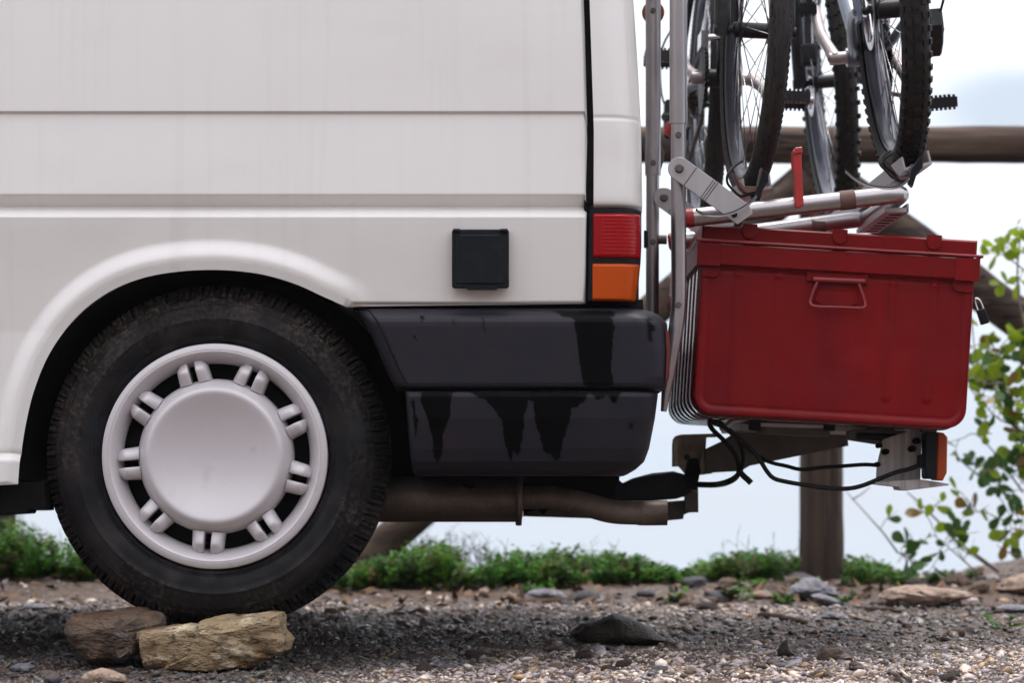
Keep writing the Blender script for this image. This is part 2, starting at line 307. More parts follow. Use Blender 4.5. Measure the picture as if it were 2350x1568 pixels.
M['stone_tan'] = mat('tan_stone', (0.30, 0.22, 0.175), 0.7, spec=0.2, vary=[((0.15, 0.095, 0.065), 10, 0.42, 0.60, 0.9), ((0.50, 0.43, 0.38), 14, 0.55, 0.68, 0.75), ((0.06, 0.04, 0.03), 40, 0.58, 0.66, 0.7)], bump=[(25, 0.016), (120, 0.005)])
M['stone_dark'] = mat('dark_wet_stone', (0.034, 0.026, 0.022), 0.5, spec=0.2, vary=[((0.018, 0.015, 0.014), 12, 0.4, 0.65, 0.85), ((0.09, 0.07, 0.055), 30, 0.58, 0.75, 0.6)], bump=[(30, 0.010), (120, 0.003)])
M['stick'] = mat('dead_wood', (0.10, 0.065, 0.045), 0.8, spec=0.15, vary=[((0.05, 0.032, 0.025), 20, 0.4, 0.7, 0.8)], bump=[(60, 0.003)])
M['soil'] = mat('gravelly_soil', (0.105, 0.068, 0.048), 0.75, spec=0.25, vary=[((0.048, 0.031, 0.024), 3.5, 0.38, 0.62, 0.8), ((0.28, 0.25, 0.25), 90, 0.56, 0.70, 0.7), ((0.035, 0.027, 0.024), 60, 0.52, 0.66, 0.8), ((0.34, 0.28, 0.22), 260, 0.60, 0.70, 0.7)], bump=[(35, 0.014), (110, 0.006), (300, 0.003)], rvar=(40, 0.35, 0.85))
M['pebbles'] = mat('pebble_mix', (0.3, 0.27, 0.25), 0.5, attr='Col', vary=[((0.10, 0.08, 0.07), 300, 0.55, 0.75, 0.4)], rvar=(55, 0.10, 0.6), bump=[(900, 0.0005)])
M['weed'] = mat('weed_leaves', (0.06, 0.12, 0.03), 0.5, attr='Col', spec=0.2, trans=0.42, vary=[((0.10, 0.19, 0.02), 30, 0.55, 0.75, 0.4)])
M['leaf'] = mat('shrub_leaf', (0.040, 0.105, 0.020), 0.4, spec=0.25, trans=0.35, vary=[((0.13, 0.19, 0.012), 30, 0.5, 0.75, 0.6), ((0.02, 0.06, 0.022), 14, 0.45, 0.7, 0.6)])
M['leaf_lime'] = mat('shrub_leaf_lime', (0.23, 0.32, 0.015), 0.4, spec=0.2, trans=0.55, vary=[((0.07, 0.13, 0.015), 30, 0.45, 0.7, 0.6)])
M['leaf_yellow'] = mat('shrub_leaf_yellow', (0.20, 0.115, 0.015), 0.42, trans=0.35, vary=[((0.10, 0.10, 0.02), 30, 0.45, 0.7, 0.7)])
M['bark'] = mat('shrub_bark', (0.13, 0.085, 0.075), 0.7, vary=[((0.06, 0.04, 0.035), 30, 0.4, 0.7, 0.7)])
M['sea'] = mat('sea_water', (0.16, 0.22, 0.27), 0.22, spec=0.5, vary=[((0.20, 0.26, 0.31), 0.002, 0.4, 0.7, 0.6)], bump=[(0.05, 0.4)])

# ------------------------------------------------------------------ ground, sea
def ground_z(x, y):
    x = np.asarray(x, float); y = np.asarray(y, float)
    z = np.where(y < 0, 0.012 * y, 0.018 * np.clip(y, 0, 2.05) + 0.012 * np.clip(y - 2.05, 0, 1.3))
    bank = 0.022 * sstep(2.05, 2.5, y) + 0.012 * sstep(1.1, 1.9, x) * sstep(1.9, 2.4, y) + 0.05 * sstep(1.25, 1.6, x) * sstep(2.3, 3.0, y)
    bank = bank + 0.022 * (1 - sstep(-0.9, -0.5, x)) * sstep(2.0, 2.4, y)
    z = z + bank
    z = z - 45 * sstep(3.3, 32, y) - 0.35 * sstep(3.25, 3.8, y)
    near = sstep(-3, -0.8, y) * (1 - sstep(3.6, 6, y))
    z = z + (fbm(x * 3.1, y * 3.1, 3, 5) * 0.022 + fbm(x * 14, y * 14, 3, 9) * 0.026) * near
    return z
gx = np.unique(np.concatenate([np.linspace(-60, -3, 26), np.linspace(-3, -1.3, 40), np.arange(-1.3, 2.2, 0.014), np.linspace(2.2, 4, 40), np.linspace(4, 60, 26)]))
gy = np.unique(np.concatenate([np.linspace(-40, -2, 20), np.linspace(-2, -0.8, 30), np.arange(-0.8, 3.5, 0.014), np.linspace(3.5, 8, 30), np.linspace(8, 40, 16)]))
GX, GY = np.meshgrid(gx, gy)
GV = np.stack([GX, GY, ground_z(GX, GY)], -1).reshape(-1, 3)
ground = mesh_obj('ground', GV, grid_faces(len(gy), len(gx)), M['soil'], angle=180); tag(ground, kind='structure')
def gz(x, y): return float(ground_z(np.array([x]), np.array([y]))[0])
def y_at(px, py):
    """depth at which the ground shows at this height in the photograph"""
    ys = np.linspace(-0.7, 3.25, 396); k_ = S * (D0 + ys) / D0; x_ = (px - CX) * k_
    pyg = HY + (EYE - ground_z(x_, ys)) / k_
    return float(ys[np.argmin(np.abs(pyg - py))])
sea = mesh_obj('sea', [(-8900, 14, -40), (8900, 14, -40), (8900, 8900, -40), (-8900, 8900, -40)], [(0, 1, 2, 3)], M['sea']); tag(sea, kind='structure')

# unseen slope, added behind the camera to dim frontal light and reflections
hx = np.linspace(-75, 75, 90); hy = np.linspace(-52, -8.5, 40); HX, HYY = np.meshgrid(hx, hy)
HZ = -0.25 + 15 * sstep(-9.5, -40, HYY) + (fbm(HX * .25, HYY * .25, 4, 21) * 6 + fbm(HX * .9, HYY * .9, 3, 31) * 2.2) * sstep(-9, -16, HYY)
M['unseen_slope'] = mat('unseen_slope_cover', (0.19, 0.175, 0.18), 0.85, spec=0.1, vary=[((0.25, 0.22, 0.21), 0.5, 0.5, 0.7, 0.8), ((0.10, 0.11, 0.09), 1.5, 0.5, 0.68, 0.7)], bump=[(3, 0.2)])
unseen_hill = mesh_obj('unseen_hillside', np.stack([HX, HYY, HZ], -1).reshape(-1, 3), grid_faces(40, 90), M['unseen_slope'], angle=180); tag(unseen_hill, kind='structure')

# ------------------------------------------------------------------ van
van = thing('camper_van', 'white van with grey plastic bumper and its rear wheel raised on stones', 'van', W(493, 1500, 0.9) * 1.0)
van.location.z = 0.0
WCX, WCY = 493.0, 1048.0
ARCH = [(42, 1112), (48, 1040), (58, 975), (76, 900), (107, 822), (150, 756), (200, 705), (262, 664), (330, 638), (400, 625), (470, 620), (540, 622), (610, 632), (680, 653), (740, 680), (795, 704)]
ARCHC = [(p.x, p.y) for p in crom([(a, b, 0) for a, b in ARCH], 6)]
FX = -3548
ARCH2 = [(x + FX, y) for x, y in ARCHC] + [(850 + FX, 770), (905 + FX, 880), (930 + FX, 1000), (938 + FX, 1112)]
RS = [(1310, -560), (1330, -250), (1341, 0), (1350, 300), (1349, 480), (1345, 697)]
def seam_x(py): return np.interp(py, [p[1] for p in RS], [p[0] for p in RS])
outline = [(-3560, -200), (-3100, -560), (1310, -560)] + RS[1:] + [(830, 703)] + ARCHC[::-1] + [(-60, 1118)] + ARCH2[::-1][0:1] + ARCH2[::-1][1:] + [(-3780, 1118), (-3780, 560), (-3700, 350)]
def d_side(px, py):
    px = np.asarray(px, float); py = np.asarray(py, float)
    d = -0.058 * S * np.clip(450 - py, 0, None) - 0.03 * (np.clip(450 - py, 0, None) / 1010) ** 2.2
    d = d - 0.0062 * sstep(252.5, 258.5, py) * (1 - np.clip((py - 262) / 180, 0, 1))
    d = d - 0.026 * np.clip((py - 446) / 26, 0, 1) + 0.040 * np.clip((py - 472) / 27, 0, 1)
    d = d - 0.085 * S * np.clip(py - 502, 0, 260)
    da = np.minimum(pdist(px, py, ARCHC), pdist(px, py, ARCH2))
    fade = 1 - sstep(690, 900, px)
    d = d + 0.0145 * (1 - sstep(26, 72, da)) * fade
    d = d - 0.016 * np.clip(1 - da / 15, 0, 1) ** 2
    left = (px < 300) & (px > -2700)
    d = d + np.where(left, 0.010 * sstep(1042, 1058, py) - 0.004 * np.exp(-((py - 1042) / 6) ** 2), 0)
    d = d - 0.010 * np.clip(1 - (seam_x(py) - px) / 10, 0, 1) ** 2
    low = np.where(px > 790, 700.0, 1117.0)
    d = d - 0.010 * np.clip(1 - (low - py) / 9, 0, 1) ** 2
    return d
def van_side():
    rows = np.unique(np.concatenate([np.arange(-550, 244, 22), np.arange(246, 268, 1.4), np.arange(272, 440, 14), np.arange(440, 508, 2), np.arange(510, 1117, 6)]))
    cols = np.unique(np.concatenate([np.arange(-3700, -80, 60), np.arange(-80, 1350, 6)]))
    X, Y = np.meshgrid(cols, rows); X = X.ravel(); Y = Y.ravel()
    op = np.array(outline)
    keep = pip(X, Y, op) & (pdist(X, Y, np.vstack([op, op[:1]])) > 4)
    X, Y = X[keep], Y[keep]
    da = pdist(X, Y, ARCHC)
    # extra rings hugging the wheel arch
    A = np.array(ARCHC); extra = []
    nrm = np.gradient(A, axis=0); nrm = np.stack([-nrm[:, 1], nrm[:, 0]], 1); nrm /= np.linalg.norm(nrm, axis=1)[:, None]
    for off in (5, 10, 15):
        q = A - nrm * off * -1
        if pdist(q[:1, 0], q[:1, 1], [(WCX, WCY), (WCX + 1, WCY)])[0] < 400: q = A + nrm * off * -1
        extra.append(q)
    E = np.vstack(extra); k2 = pip(E[:, 0], E[:, 1], op) & (pdist(E[:, 0], E[:, 1], np.vstack([op, op[:1]])) > 3)
    E = E[k2]; far = np.ones(len(X), bool); far[da < 18] = False
    X = np.concatenate([X[far], E[:, 0]]); Y = np.concatenate([Y[far], E[:, 1]])
    pts = [Vector(p) for p in outline] + [Vector((a, b)) for a, b in zip(X, Y)]
    n = len(outline)
    vs, es, fs, *_ = delaunay_2d_cdt(pts, [], [list(range(n))], 1, 1e-4)
    P = np.array([(v.x, v.y) for v in vs])
    d = d_side(P[:, 0], P[:, 1])
    e = 1.0
    dx = (d_side(P[:, 0] + e, P[:, 1]) - d_side(P[:, 0] - e, P[:, 1])) / (2 * e * S)
    dz = -(d_side(P[:, 0], P[:, 1] + e) - d_side(P[:, 0], P[:, 1] - e)) / (2 * e * S)
    V = np.stack([(P[:, 0] - CX) * S, -d, EYE + (HY - P[:, 1]) * S], 1)
    Nn = np.stack([-dx, -np.ones_like(dx), -dz], 1); Nn /= np.linalg.norm(Nn, axis=1)[:, None]
    F = []
    for f in fs:
        a, b, c = (V[i] for i in f); nn = np.cross(b - a, c - a)
        F.append(tuple(f) if nn[1] < 0 else tuple(f)[::-1])
    mesh_obj('side_panel', V, F, M['paint'], van, normals=Nn)
    V2 = V.copy(); V2[:, 1] = 1.84 - V2[:, 1]; N2 = Nn.copy(); N2[:, 1] *= -1
    mesh_obj('side_panel', V2, [f[::-1] for f in F], M['paint'], van, normals=N2)
van_side()
VW = 1.84
def plan_loft(rows, x0, xe, out, R, yend, ncol=None, nx=40, nend=6, narc=10, lead=None):
    """rows of pixel heights; each runs along the side from x0 to the rear corner xe (pixels), round a corner of radius R and on to yend"""
    V = []; U = []
    for py in rows:
        z = EYE + (HY - py) * S; a = (x0(py) - CX) * S; b = (xe(py) - CX) * S; o = out(py); r = R
        line = []
        if lead:
            for t, inn in lead: line.append((a + t * S, -o + inn, t))
            a2 = a + (lead[-1][0] + 4) * S
        else: a2 = a
        for i in range(nx): line.append((a2 + (b - r - a2) * i / (nx - 1), -o, 0))
        for i in range(1, narc + 1):
            t = i / narc * math.pi / 2; line.append((b - r + r * math.sin(t), -o + (r) * (1 - math.cos(t)), 0))
        for i in range(1, nend + 1): line.append((b, -o + r + (yend + o - r) * i / nend, 0))
        for x, y, _ in line: V.append((x, y, z))
    return np.array(V), len(rows), len(V) // len(rows)
XE = [(-560, 1395), (-250, 1440), (0, 1460), (150, 1469), (300, 1476), (480, 1478), (720, 1478)]
def rear_x(py): return float(np.interp(py, [p[0] for p in XE], [p[1] for p in XE]))
def out_at(px):
    return lambda py: float(d_side(np.array([px]), np.array([py]))[0])
def o_corner(py):
    return -0.058 * S * max(450 - py, 0) - 0.03 * (max(450 - py, 0) / 1010) ** 2.2 + 0.004 - 0.004 * (1 if py > 470 else 0) - 0.0025 * math.exp(-((py - 268) / 3.0) ** 2)
def o_corner_line(py): return -0.058 * S * max(450 - py, 0) - 0.03 * (max(450 - py, 0) / 1010) ** 2.2
rows = list(np.arange(-560, 240, 40)) + list(np.arange(240, 300, 4)) + list(np.arange(304, 462, 12)) + [466, 470, 474, 477]
V, nr, nc = plan_loft(rows, lambda py: seam_x(py) + 13, rear_x, lambda py: o_corner(py) - 0.010 * max(0, (py - 462) / 15) ** 2, 0.075, 0.14, nx=10)
mesh_obj('rear_corner', V, grid_faces(nr, nc, flip=False), M['paint'], van, 180)
V2 = V.copy(); V2[:, 1] = VW - V2[:, 1]; mesh_obj('rear_corner', V2, grid_faces(nr, nc, flip=True), M['paint'], van, 180)
# tailgate across the rear
rows = list(np.arange(-560, 720, 32)) + [716]
V = []
for py in rows:
    z = EYE + (HY - py) * S; x = (rear_x(py) - CX) * S - 0.004
    for i in range(13):
        y = 0.135 + (VW - 0.27) * i / 12; V.append((x + 0.02 * math.sin(math.pi * i / 12), y, z))
mesh_obj('tailgate', V, grid_faces(len(rows), 13), M['paint'], van, 180)
# body seam strip behind the gap
m = MB()
V = []; prs = list(range(-560, 690, 25)) + [698]
for py in prs:
    y = 0.012 - float(o_corner_line(py))
    for px, dy in ((seam_x(py) - 8, 0), (seam_x(py) + 24, 0), (seam_x(py) + 24, 0.02), (seam_x(py) - 8, 0.02)):
        p = W(px, py); V.append((p.x, y + dy, p.z))
mesh_obj('seal_strip', V, grid_faces(len(prs), 4, True, flip=True), M['void'], van)
prism_px([(812, 688), (1476, 688), (1476, 716), (812, 716)], 0.035, 0.03).build('seal_strip', M['void'], van)
# light cluster in the rear corner
V, nr, nc = plan_loft([474, 480, 520, 560, 598, 640, 690, 699], lambda py: seam_x(py) + 4, lambda py: rear_x(py) - 3 - 14 * max(0, (py - 560) / 140) ** 1.5 - (10 if py < 477 else 0), lambda py: 0.0015 if 476 < py < 698 else -0.012, 0.055, 0.13, nx=10)
light = mesh_obj('tail_light', V, grid_faces(nr, nc), M['black'], van, 30)
def lens(name, r0, r1, x0, dx, m_, period):
    rows = list(np.arange(r0, r1 + 0.1, 2.0)); nx = 34
    V = []
    for py in rows:
        z = EYE + (HY - py) * S
        b = (rear_x(py) - dx - 14 * max(0, (py - 560) / 140) ** 1.5 - CX) * S
        edge = max(0, 1 - min(py - r0, r1 - py) / 6) ** 2; o = 0.009 - 0.007 * edge
        a = (x0 + CX * 0 - CX) * S; R = 0.05
        for i in range(nx):
            t = i / (nx - 1); x = a + (b - R - a) * t
            e2 = max(0, 1 - t * 12) ** 2 * 0.006
            rib = 0.00055 * (0.5 + 0.5 * math.cos(2 * math.pi * py / period)) if t > 0.42 else 0
            V.append((x, -o + e2 + rib, z))
        for i in range(1, 9):
            t = i / 8 * math.pi / 2; V.append((b - R + R * math.sin(t), -o + R * (1 - math.cos(t)) + 0.0004 * (0.5 + 0.5 * math.cos(2 * math.pi * py / period)), z))
    return mesh_obj(name, V, grid_faces(len(rows), nx + 8), m_, light, 60)
lens('lens', 490, 592, 1361, 5, M['lens_red'], 8.5)['label'] = 'red upper lens'
lens('lens', 605, 691, 1359, 5, M['lens_amber'], 6.5)['label'] = 'amber lower lens'
# the same cluster on the far corner
fl = light.copy(); fl.data = light.data.copy(); C.objects.link(fl)
for v in fl.data.vertices: v.co.y = VW - 2 * origin_of(van).y - v.co.y
fl.data.flip_normals()
# roof, nose, floor
n = 24; V = []; xs = [-4.07, -3.9, -3.6, -2, -1, 0.0, 0.12, 0.18]
for x in xs:
    drop = 0.22 * max(0, (-3.5 - x) / 0.57) ** 2 + 0.05 * max(0, (x - 0.0) / 0.18) ** 2
    for i in range(n + 1):
        a = math.pi * i / n; V.append((x, VW / 2 - (VW / 2 - 0.075) * math.copysign(abs(math.cos(a)) ** 0.5, math.cos(a)), 1.722 - drop + 0.215 * max(math.sin(a), 0) ** 0.6))
mesh_obj('roof', V, grid_faces(len(xs), n + 1) + [tuple(range(n + 1)), tuple((len(xs) - 1) * (n + 1) + i for i in range(n + 1))[::-1]], M['paint'], van, 60)
for ya in (0.066, VW - 0.066): MB().box((-1.95, ya, 1.722), 2.10, 0.012, 0.012).build('rain_gutter', M['paint'], van)
V = []; prof = [(-4.07, 1.55), (-4.10, 1.45), (-4.35, 1.02), (-4.62, 0.86), (-4.72, 0.66), (-4.74, 0.40), (-4.65, 0.30)]
for x, z in prof:
    for i in range(9):
        t = i / 8 * 2 - 1; V.append((x + 0.16 * abs(t) ** 3, VW / 2 + t * (VW / 2 - 0.03 - (0.06 if z > 1.2 else 0)), z))
mesh_obj('nose_panel', V, grid_faces(len(prof), 9), M['paint'], van, 60)
MB().box((-4.235, VW / 2, 1.245), 0.012, 0.72, 0.235, (0.865, 0, 0.50), (0, 1, 0), (-0.5, 0, 0.865)).build('windscreen', M['glass'], van)
fp = MB().box((-2.2, VW / 2, 0.43), 2.42, 0.46, 0.075)
for ya in (0.262, VW - 0.262):
    fp.box((((-2560 + 30) / 2 - CX) * S, ya, 0.43), (2590 / 2) * S, 0.195, 0.075); fp.box((((960 + 1455) / 2 - CX) * S, ya, 0.445), (495 / 2) * S, 0.195, 0.075)
fp.build('floor_pan', M['void'], van)
prism_px([(-2560, 1108), (100, 1108), (106, 1172), (66, 1172), (62, 1180), (-40, 1186), (-2560, 1186)], 0.03, 0.10, 3).build('sill', M['void'], van)
prism_px([(-2560, 1108), (100, 1108), (106, 1172), (66, 1172), (62, 1180), (-40, 1186), (-2560, 1186)], 1.70, 0.10, 3).build('sill', M['void'], van)
# wheel arch liner
def liner(cx, y0, y1):
    V = []; pts = []
    for i in range(41):
        a = rad(184 - 188 * i / 40); pts.append((cx + 466 * math.cos(a), 1070 - 466 * math.sin(a)))
    for y in (y0, y1):
        for p in pts: V.append(((p[0] - CX) * S, y, EYE + (HY - p[1]) * S))
    b = len(V); c = (cx - CX) * S
    F = grid_faces(2, 41)
    V.append((c, y1 if y1 > y0 else y1, EYE + (HY - 1060) * S)); F += [(41 + i, 41 + i + 1, b) for i in range(40)]
    mesh_obj('wheel_arch_liner', V, F, M['void'], van)
for cx in (WCX, WCX + FX):
    liner(cx, 0.006, 0.42); liner(cx, VW - 0.006, VW - 0.42)
# fuel flap
flap = prism_px(rrect(1037, 526, 1168, 661, 6), -0.030, 0.02, 3.0).build('fuel_flap', M['black'], van)
m = prism_px(rrect(1046, 538, 1160, 652, 5), -0.0325, 0.006, 2.5); m.build('flap_face', M['black'], flap)
prism_px([(1069, 659), (1143, 659), (1139, 665), (1073, 665)], -0.034, 0.014, 1).build('finger_lip', M['black'], flap)
MB().tube([W(1040, 529, -0.0335), W(1056, 529, -0.0335)], 0.0035, 8).tube([W(1148, 529, -0.0335), W(1165, 529, -0.0335)], 0.0035, 8).build('hinge', M['black'], flap)

# bumper with wet runs
def zz(p): return [(843.7 + a * 0.4783, 421.8 + b * 0.4783) for a, b in p]
WET = [zz(p) for p in (
    [(870, 607), (985, 655), (1000, 740), (1012, 850), (1030, 975), (1180, 975), (1165, 880), (1175, 760), (1182, 690), (1165, 650), (1190, 615)],
    [(265, 1000), (250, 1040), (280, 1110), (310, 1200), (320, 1320), (335, 1350), (355, 1310), (360, 1200), (390, 1140), (410, 1000)],
    [(480, 1000), (570, 1040), (610, 1090), (640, 1140), (655, 1230), (690, 1340), (702, 1280), (720, 1310), (745, 1230), (750, 1120), (768, 1040), (792, 1045), (805, 1150), (850, 1290), (880, 1300), (900, 1330), (920, 1320), (945, 1200), (970, 1130), (975, 1080), (1030, 1060), (1060, 1000)],
    [(1060, 1000), (1100, 1045), (1150, 1020), (1165, 1040), (1185, 1055), (1215, 1000)], [(205, 1050), (225, 1040), (242, 1130), (230, 1250), (220, 1100)],
    [(250, 640), (275, 645), (262, 670)], [(218, 730), (245, 768), (232, 735)], [(408, 655), (420, 690), (416, 655)], [(548, 640), (552, 690), (565, 715), (556, 640)], [(655, 690), (664, 665), (660, 690)], [(880, 785), (884, 850), (889, 785)],
    [(1335, 660), (1350, 640), (1368, 690), (1360, 760), (1340, 740)], [(1260, 1150), (1275, 1155), (1268, 1190), (1258, 1185)])]
def wet_mat():
    m = mat('bumper_plastic', (0.0115, 0.0115, 0.018), 0.38, spec=0.24, vary=[((0.019, 0.014, 0.019), 7, 0.35, 0.7, 0.8), ((0.007, 0.010, 0.016), 18, 0.45, 0.7, 0.6), ((0.16, 0.15, 0.15), 420, 0.735, 0.77, 0.5)], bump=[(1500, 0.0001)])
    t = m.node_tree; b = t.nodes['Principled BSDF']; src = b.inputs['Base Color'].links[0].from_socket
    at = t.nodes.new('ShaderNodeAttribute'); at.attribute_name = 'wet'
    x = t.nodes.new('ShaderNodeMix'); x.data_type = 'RGBA'; x.inputs[7].default_value = (0.0015, 0.0015, 0.0020, 1)
    t.links.new(at.outputs['Fac'], x.inputs[0]); t.links.new(src, x.inputs[6]); t.links.new(x.outputs[2], b.inputs['Base Color'])
    r = t.nodes.new('ShaderNodeMapRange'); r.inputs[3].default_value = 0.42; r.inputs[4].default_value = 0.3; t.links.new(at.outputs['Fac'], r.inputs[0]); t.links.new(r.outputs[0], b.inputs['Roughness'])
    r2_ = t.nodes.new('ShaderNodeMapRange'); r2_.inputs[3].default_value = 0.24; r2_.inputs[4].default_value = 0.05; t.links.new(at.outputs['Fac'], r2_.inputs[0]); t.links.new(r2_.outputs[0], b.inputs['Specular IOR Level'])
    return m
M['bumper'] = wet_mat()
def bumper_piece(name, rows, x0, xe, out, lead, parent):
    V, nr, nc = plan_loft(rows, x0, xe, out, 0.060, VW / 2, nx=190, nend=8, narc=12, lead=lead)
    Vm = V.copy(); o = mesh_obj(name, V, grid_faces(nr, nc), M['bumper'], parent, 50)
    px = V[:, 0] / S + CX; py = HY - (V[:, 2] - EYE) / S
    nx = (fbm(px / 9, py / 14, 3, 3)) * 9; ny = fbm(px / 11, py / 8, 3, 8) * 9
    w = np.zeros(len(V))
    for poly in WET: w = np.maximum(w, pip(px + nx, py + ny, poly).astype(float))
    w = w * (V[:, 1] < 0.0)
    at = o.data.attributes.new('wet', 'FLOAT', 'POINT'); at.data.foreach_set('value', w.astype(np.float32))
    V2 = Vm.copy(); V2[:, 1] = VW - V2[:, 1]; mesh_obj(name, V2, grid_faces(nr, nc, flip=True), M['bumper'], parent, 50)
    return o
uo = [(702, -0.06), (707, -0.014), (709, -0.004), (712, 0.005), (716, 0.012), (721, 0.0185), (727, 0.0245), (733, 0.0285), (741, 0.0312), (752, 0.032), (800, 0.032), (880, 0.032), (888, 0.030), (892, 0.024), (894, 0.0), (895, -0.05)]
lo_ = [(896, -0.05), (897, 0.0), (899, 0.022), (903, 0.028), (912, 0.030), (960, 0.028), (1030, 0.018), (1060, 0.010), (1078, -0.004), (1090, -0.022), (1093, -0.06)]
ipf = lambda tab: (lambda py: float(np.interp(py, [a for a, b in tab], [b for a, b in tab])))
ux0 = [(702, 813), (712, 815), (735, 832), (770, 850), (820, 872), (860, 890), (890, 905), (895, 908)]
uxe = [(702, 1478), (709, 1490), (716, 1506), (726, 1521), (742, 1533), (800, 1537), (865, 1535), (885, 1529), (895, 1524)]
lx0 = [(896, 926), (910, 930), (1000, 936), (1080, 944), (1093, 950)]
lxe = [(896, 1508), (905, 1512), (960, 1505), (1030, 1492), (1060, 1481), (1078, 1462), (1090, 1442), (1093, 1435)]
r1 = sorted(set([a for a, b in uo] + list(np.arange(711, 895, 3.5)))); r2 = sorted(set([a for a, b in lo_] + list(np.arange(900, 1092, 3.5))))
bump_u = bumper_piece('bumper_upper', r1, ipf(ux0), ipf(uxe), ipf(uo), [(0, 0.10), (0.5, 0.045), (2, 0.034), (6, 0.026), (14, 0.016), (24, 0.010), (30, 0.009), (34, 0.001)], van)
bump_l = bumper_piece('bumper_lower', r2, ipf(lx0), ipf(lxe), ipf(lo_), [(0, 0.10), (0.5, 0.035), (2, 0.018), (5, 0.006), (9, 0.001)], van)
V = []
for py in (760, 770, 800, 840, 864, 872):
    for t in (60, 65, 70, 75, 80, 84):
        a = rad(t); b = (ipf(uxe)(py) - CX) * S - 0.060; V.append((b + 0.0625 * math.sin(a), -0.032 + 0.060 - 0.0625 * math.cos(a), EYE + (HY - py) * S))
mesh_obj('reflector', V, grid_faces(6, 6), M['maroon'], van, 60)
# wheel
wheel_c = W(WCX, WCY, 0.03)
def van_wheel():
    c = wheel_c; wh = part_empty('wheel', c, van)
    npitch, sub = 84, 10; n = npitch * sub
    prof = [(0.2135, 0.030), (0.2150, 0.012), (0.2185, 0.004), (0.2230, 0.001), (0.2260, 0.0015), (0.2265, -0.0010), (0.2300, -0.0012), (0.2310, -0.0030), (0.240, -0.0062), (0.250, -0.0085), (0.258, -0.0094), (0.2595, -0.0104), (0.2620, -0.0106), (0.2635, -0.0096), (0.272, -0.0090), (0.280, -0.0072), (0.288, -0.0040), (0.2885, -0.0052), (0.2920, -0.0036), (0.297, 0.0000), (0.302, 0.0045), (0.3025, 0.0035), (0.306, 0.0080), (0.310, 0.0125), (0.314, 0.0170), (0.318, 0.0225), (0.322, 0.0300), (0.325, 0.0380), (0.3272, 0.0480), (0.3290, 0.0590), (0.3225, 0.0605), (0.3225, 0.0665), (0.3300, 0.0680), (0.3310, 0.0840), (0.3240, 0.0855), (0.3240, 0.0925), (0.3312, 0.0940), (0.3314, 0.1025)]
    prof = prof + [(r, 0.205 - y) for r, y in prof[::-1]]
    ph = np.arange(n) * 2 * np.pi / n; V = np.zeros((len(prof), n, 3)); rg = np.random.default_rng(3)
    pitch_id = (np.arange(n) // sub); q = (np.arange(n) % sub)
    for i, (r, y) in enumerate(prof):
        rr = np.full(n, r); yy = np.full(n, y)
        ydist = min(y, 0.205 - y)
        if r > 0.285 and ydist < 0.058:          # shoulder blocks
            deep = sstep(0.303, 0.310, np.array(r)) * 0.0062 + 0.0014 * sstep(0.288, 0.291, np.array(r))
            cut = (q <= 1).astype(float) * (1.0 if r > 0.306 else 0.5) + 0.35 * (q == 5) * (r > 0.309) + 0.25 * ((q == 7) & (pitch_id % 2 == 0))
            rr = rr - deep * np.clip(cut, 0, 1); yy = yy + np.sign(0.1025 - y) * deep * 0.7 * np.clip(cut, 0, 1)
        elif r > 0.326:
            shift = int(abs(y - 0.1025) * 120); cut = (((q + shift) % sub) <= 1).astype(float); rr = rr - 0.005 * cut
        flat = np.clip(-np.sin(ph) - 0.985, 0, 1) / 0.015      # bottom flattened by the load
        rr = rr - 0.006 * flat * sstep(0.29, 0.33, rr)
        yy = yy - np.sign(0.1025 - y) * 0.004 * flat
        V[i, :, 0] = c.x + rr * np.cos(ph); V[i, :, 1] = c.y + yy; V[i, :, 2] = c.z + rr * np.sin(ph)
    ty = mesh_obj('tyre', V.reshape(-1, 3), grid_faces(len(prof), n, True, flip=False), M['rubber'], wh, 32)
    dirt = np.zeros((len(prof), n)); blot = np.clip(fbm(np.cos(ph) * 5 + 9, np.sin(ph) * 5 + 9, 3, 4) * 2.2 + 0.55, 0, 1); fine = vnoise(ph * 90, ph * 0 + 3, 6)
    for i, (r, y) in enumerate(prof):
        sh = sstep(0.280, 0.308, np.array(r)) * (1 - sstep(0.055, 0.07, np.array(min(y, 0.205 - y))))
        groove = (q <= 1).astype(float) * 0.22 + 0.30
        dirt[i] = np.clip(sh * blot * groove * (0.55 + 0.5 * fine) * 2.3 * (0.45 + 0.55 * np.sin(ph) ** 2) + 0.22 * blot * (0.250 < r < 0.292), 0, 0.95)
    a_ = ty.data.attributes.new('dirt', 'FLOAT', 'POINT'); a_.data.foreach_set('value', dirt.ravel().astype(np.float32))
    ring = [(0.205, 0.05), (0.2145, 0.02), (0.2150, 0.004), (0.2138, -0.0030), (0.2105, -0.0055), (0.2030, -0.0068), (0.2022, -0.0058), (0.2012, -0.0066), (0.1990, -0.0066), (0.1962, -0.0045), (0.1910, 0.0030), (0.1860, 0.0120), (0.1815, 0.0220), (0.1785, 0.0320), (0.1775, 0.042)]
    MB().lathe(c, (0, 1, 0), ring, 144).build('hubcap_ring', M['hubcap'], wh, 40)
    dish = [(0.0005, 0.0080), (0.02, 0.0074), (0.04, 0.0054), (0.06, 0.0020), (0.08, -0.0028), (0.095, -0.0076), (0.108, -0.0122), (0.116, -0.0150), (0.1205, -0.0165), (0.1240, -0.0167), (0.1275, -0.0155), (0.1320, -0.0118), (0.1375, -0.0040), (0.1425, 0.0050), (0.1460, 0.0140), (0.1480, 0.0230), (0.1485, 0.034), (0.1485, 0.05)]
    MB().lathe(c, (0, 1, 0), dish, 128).build('hubcap_dish', M['hubcap'], wh, 40)
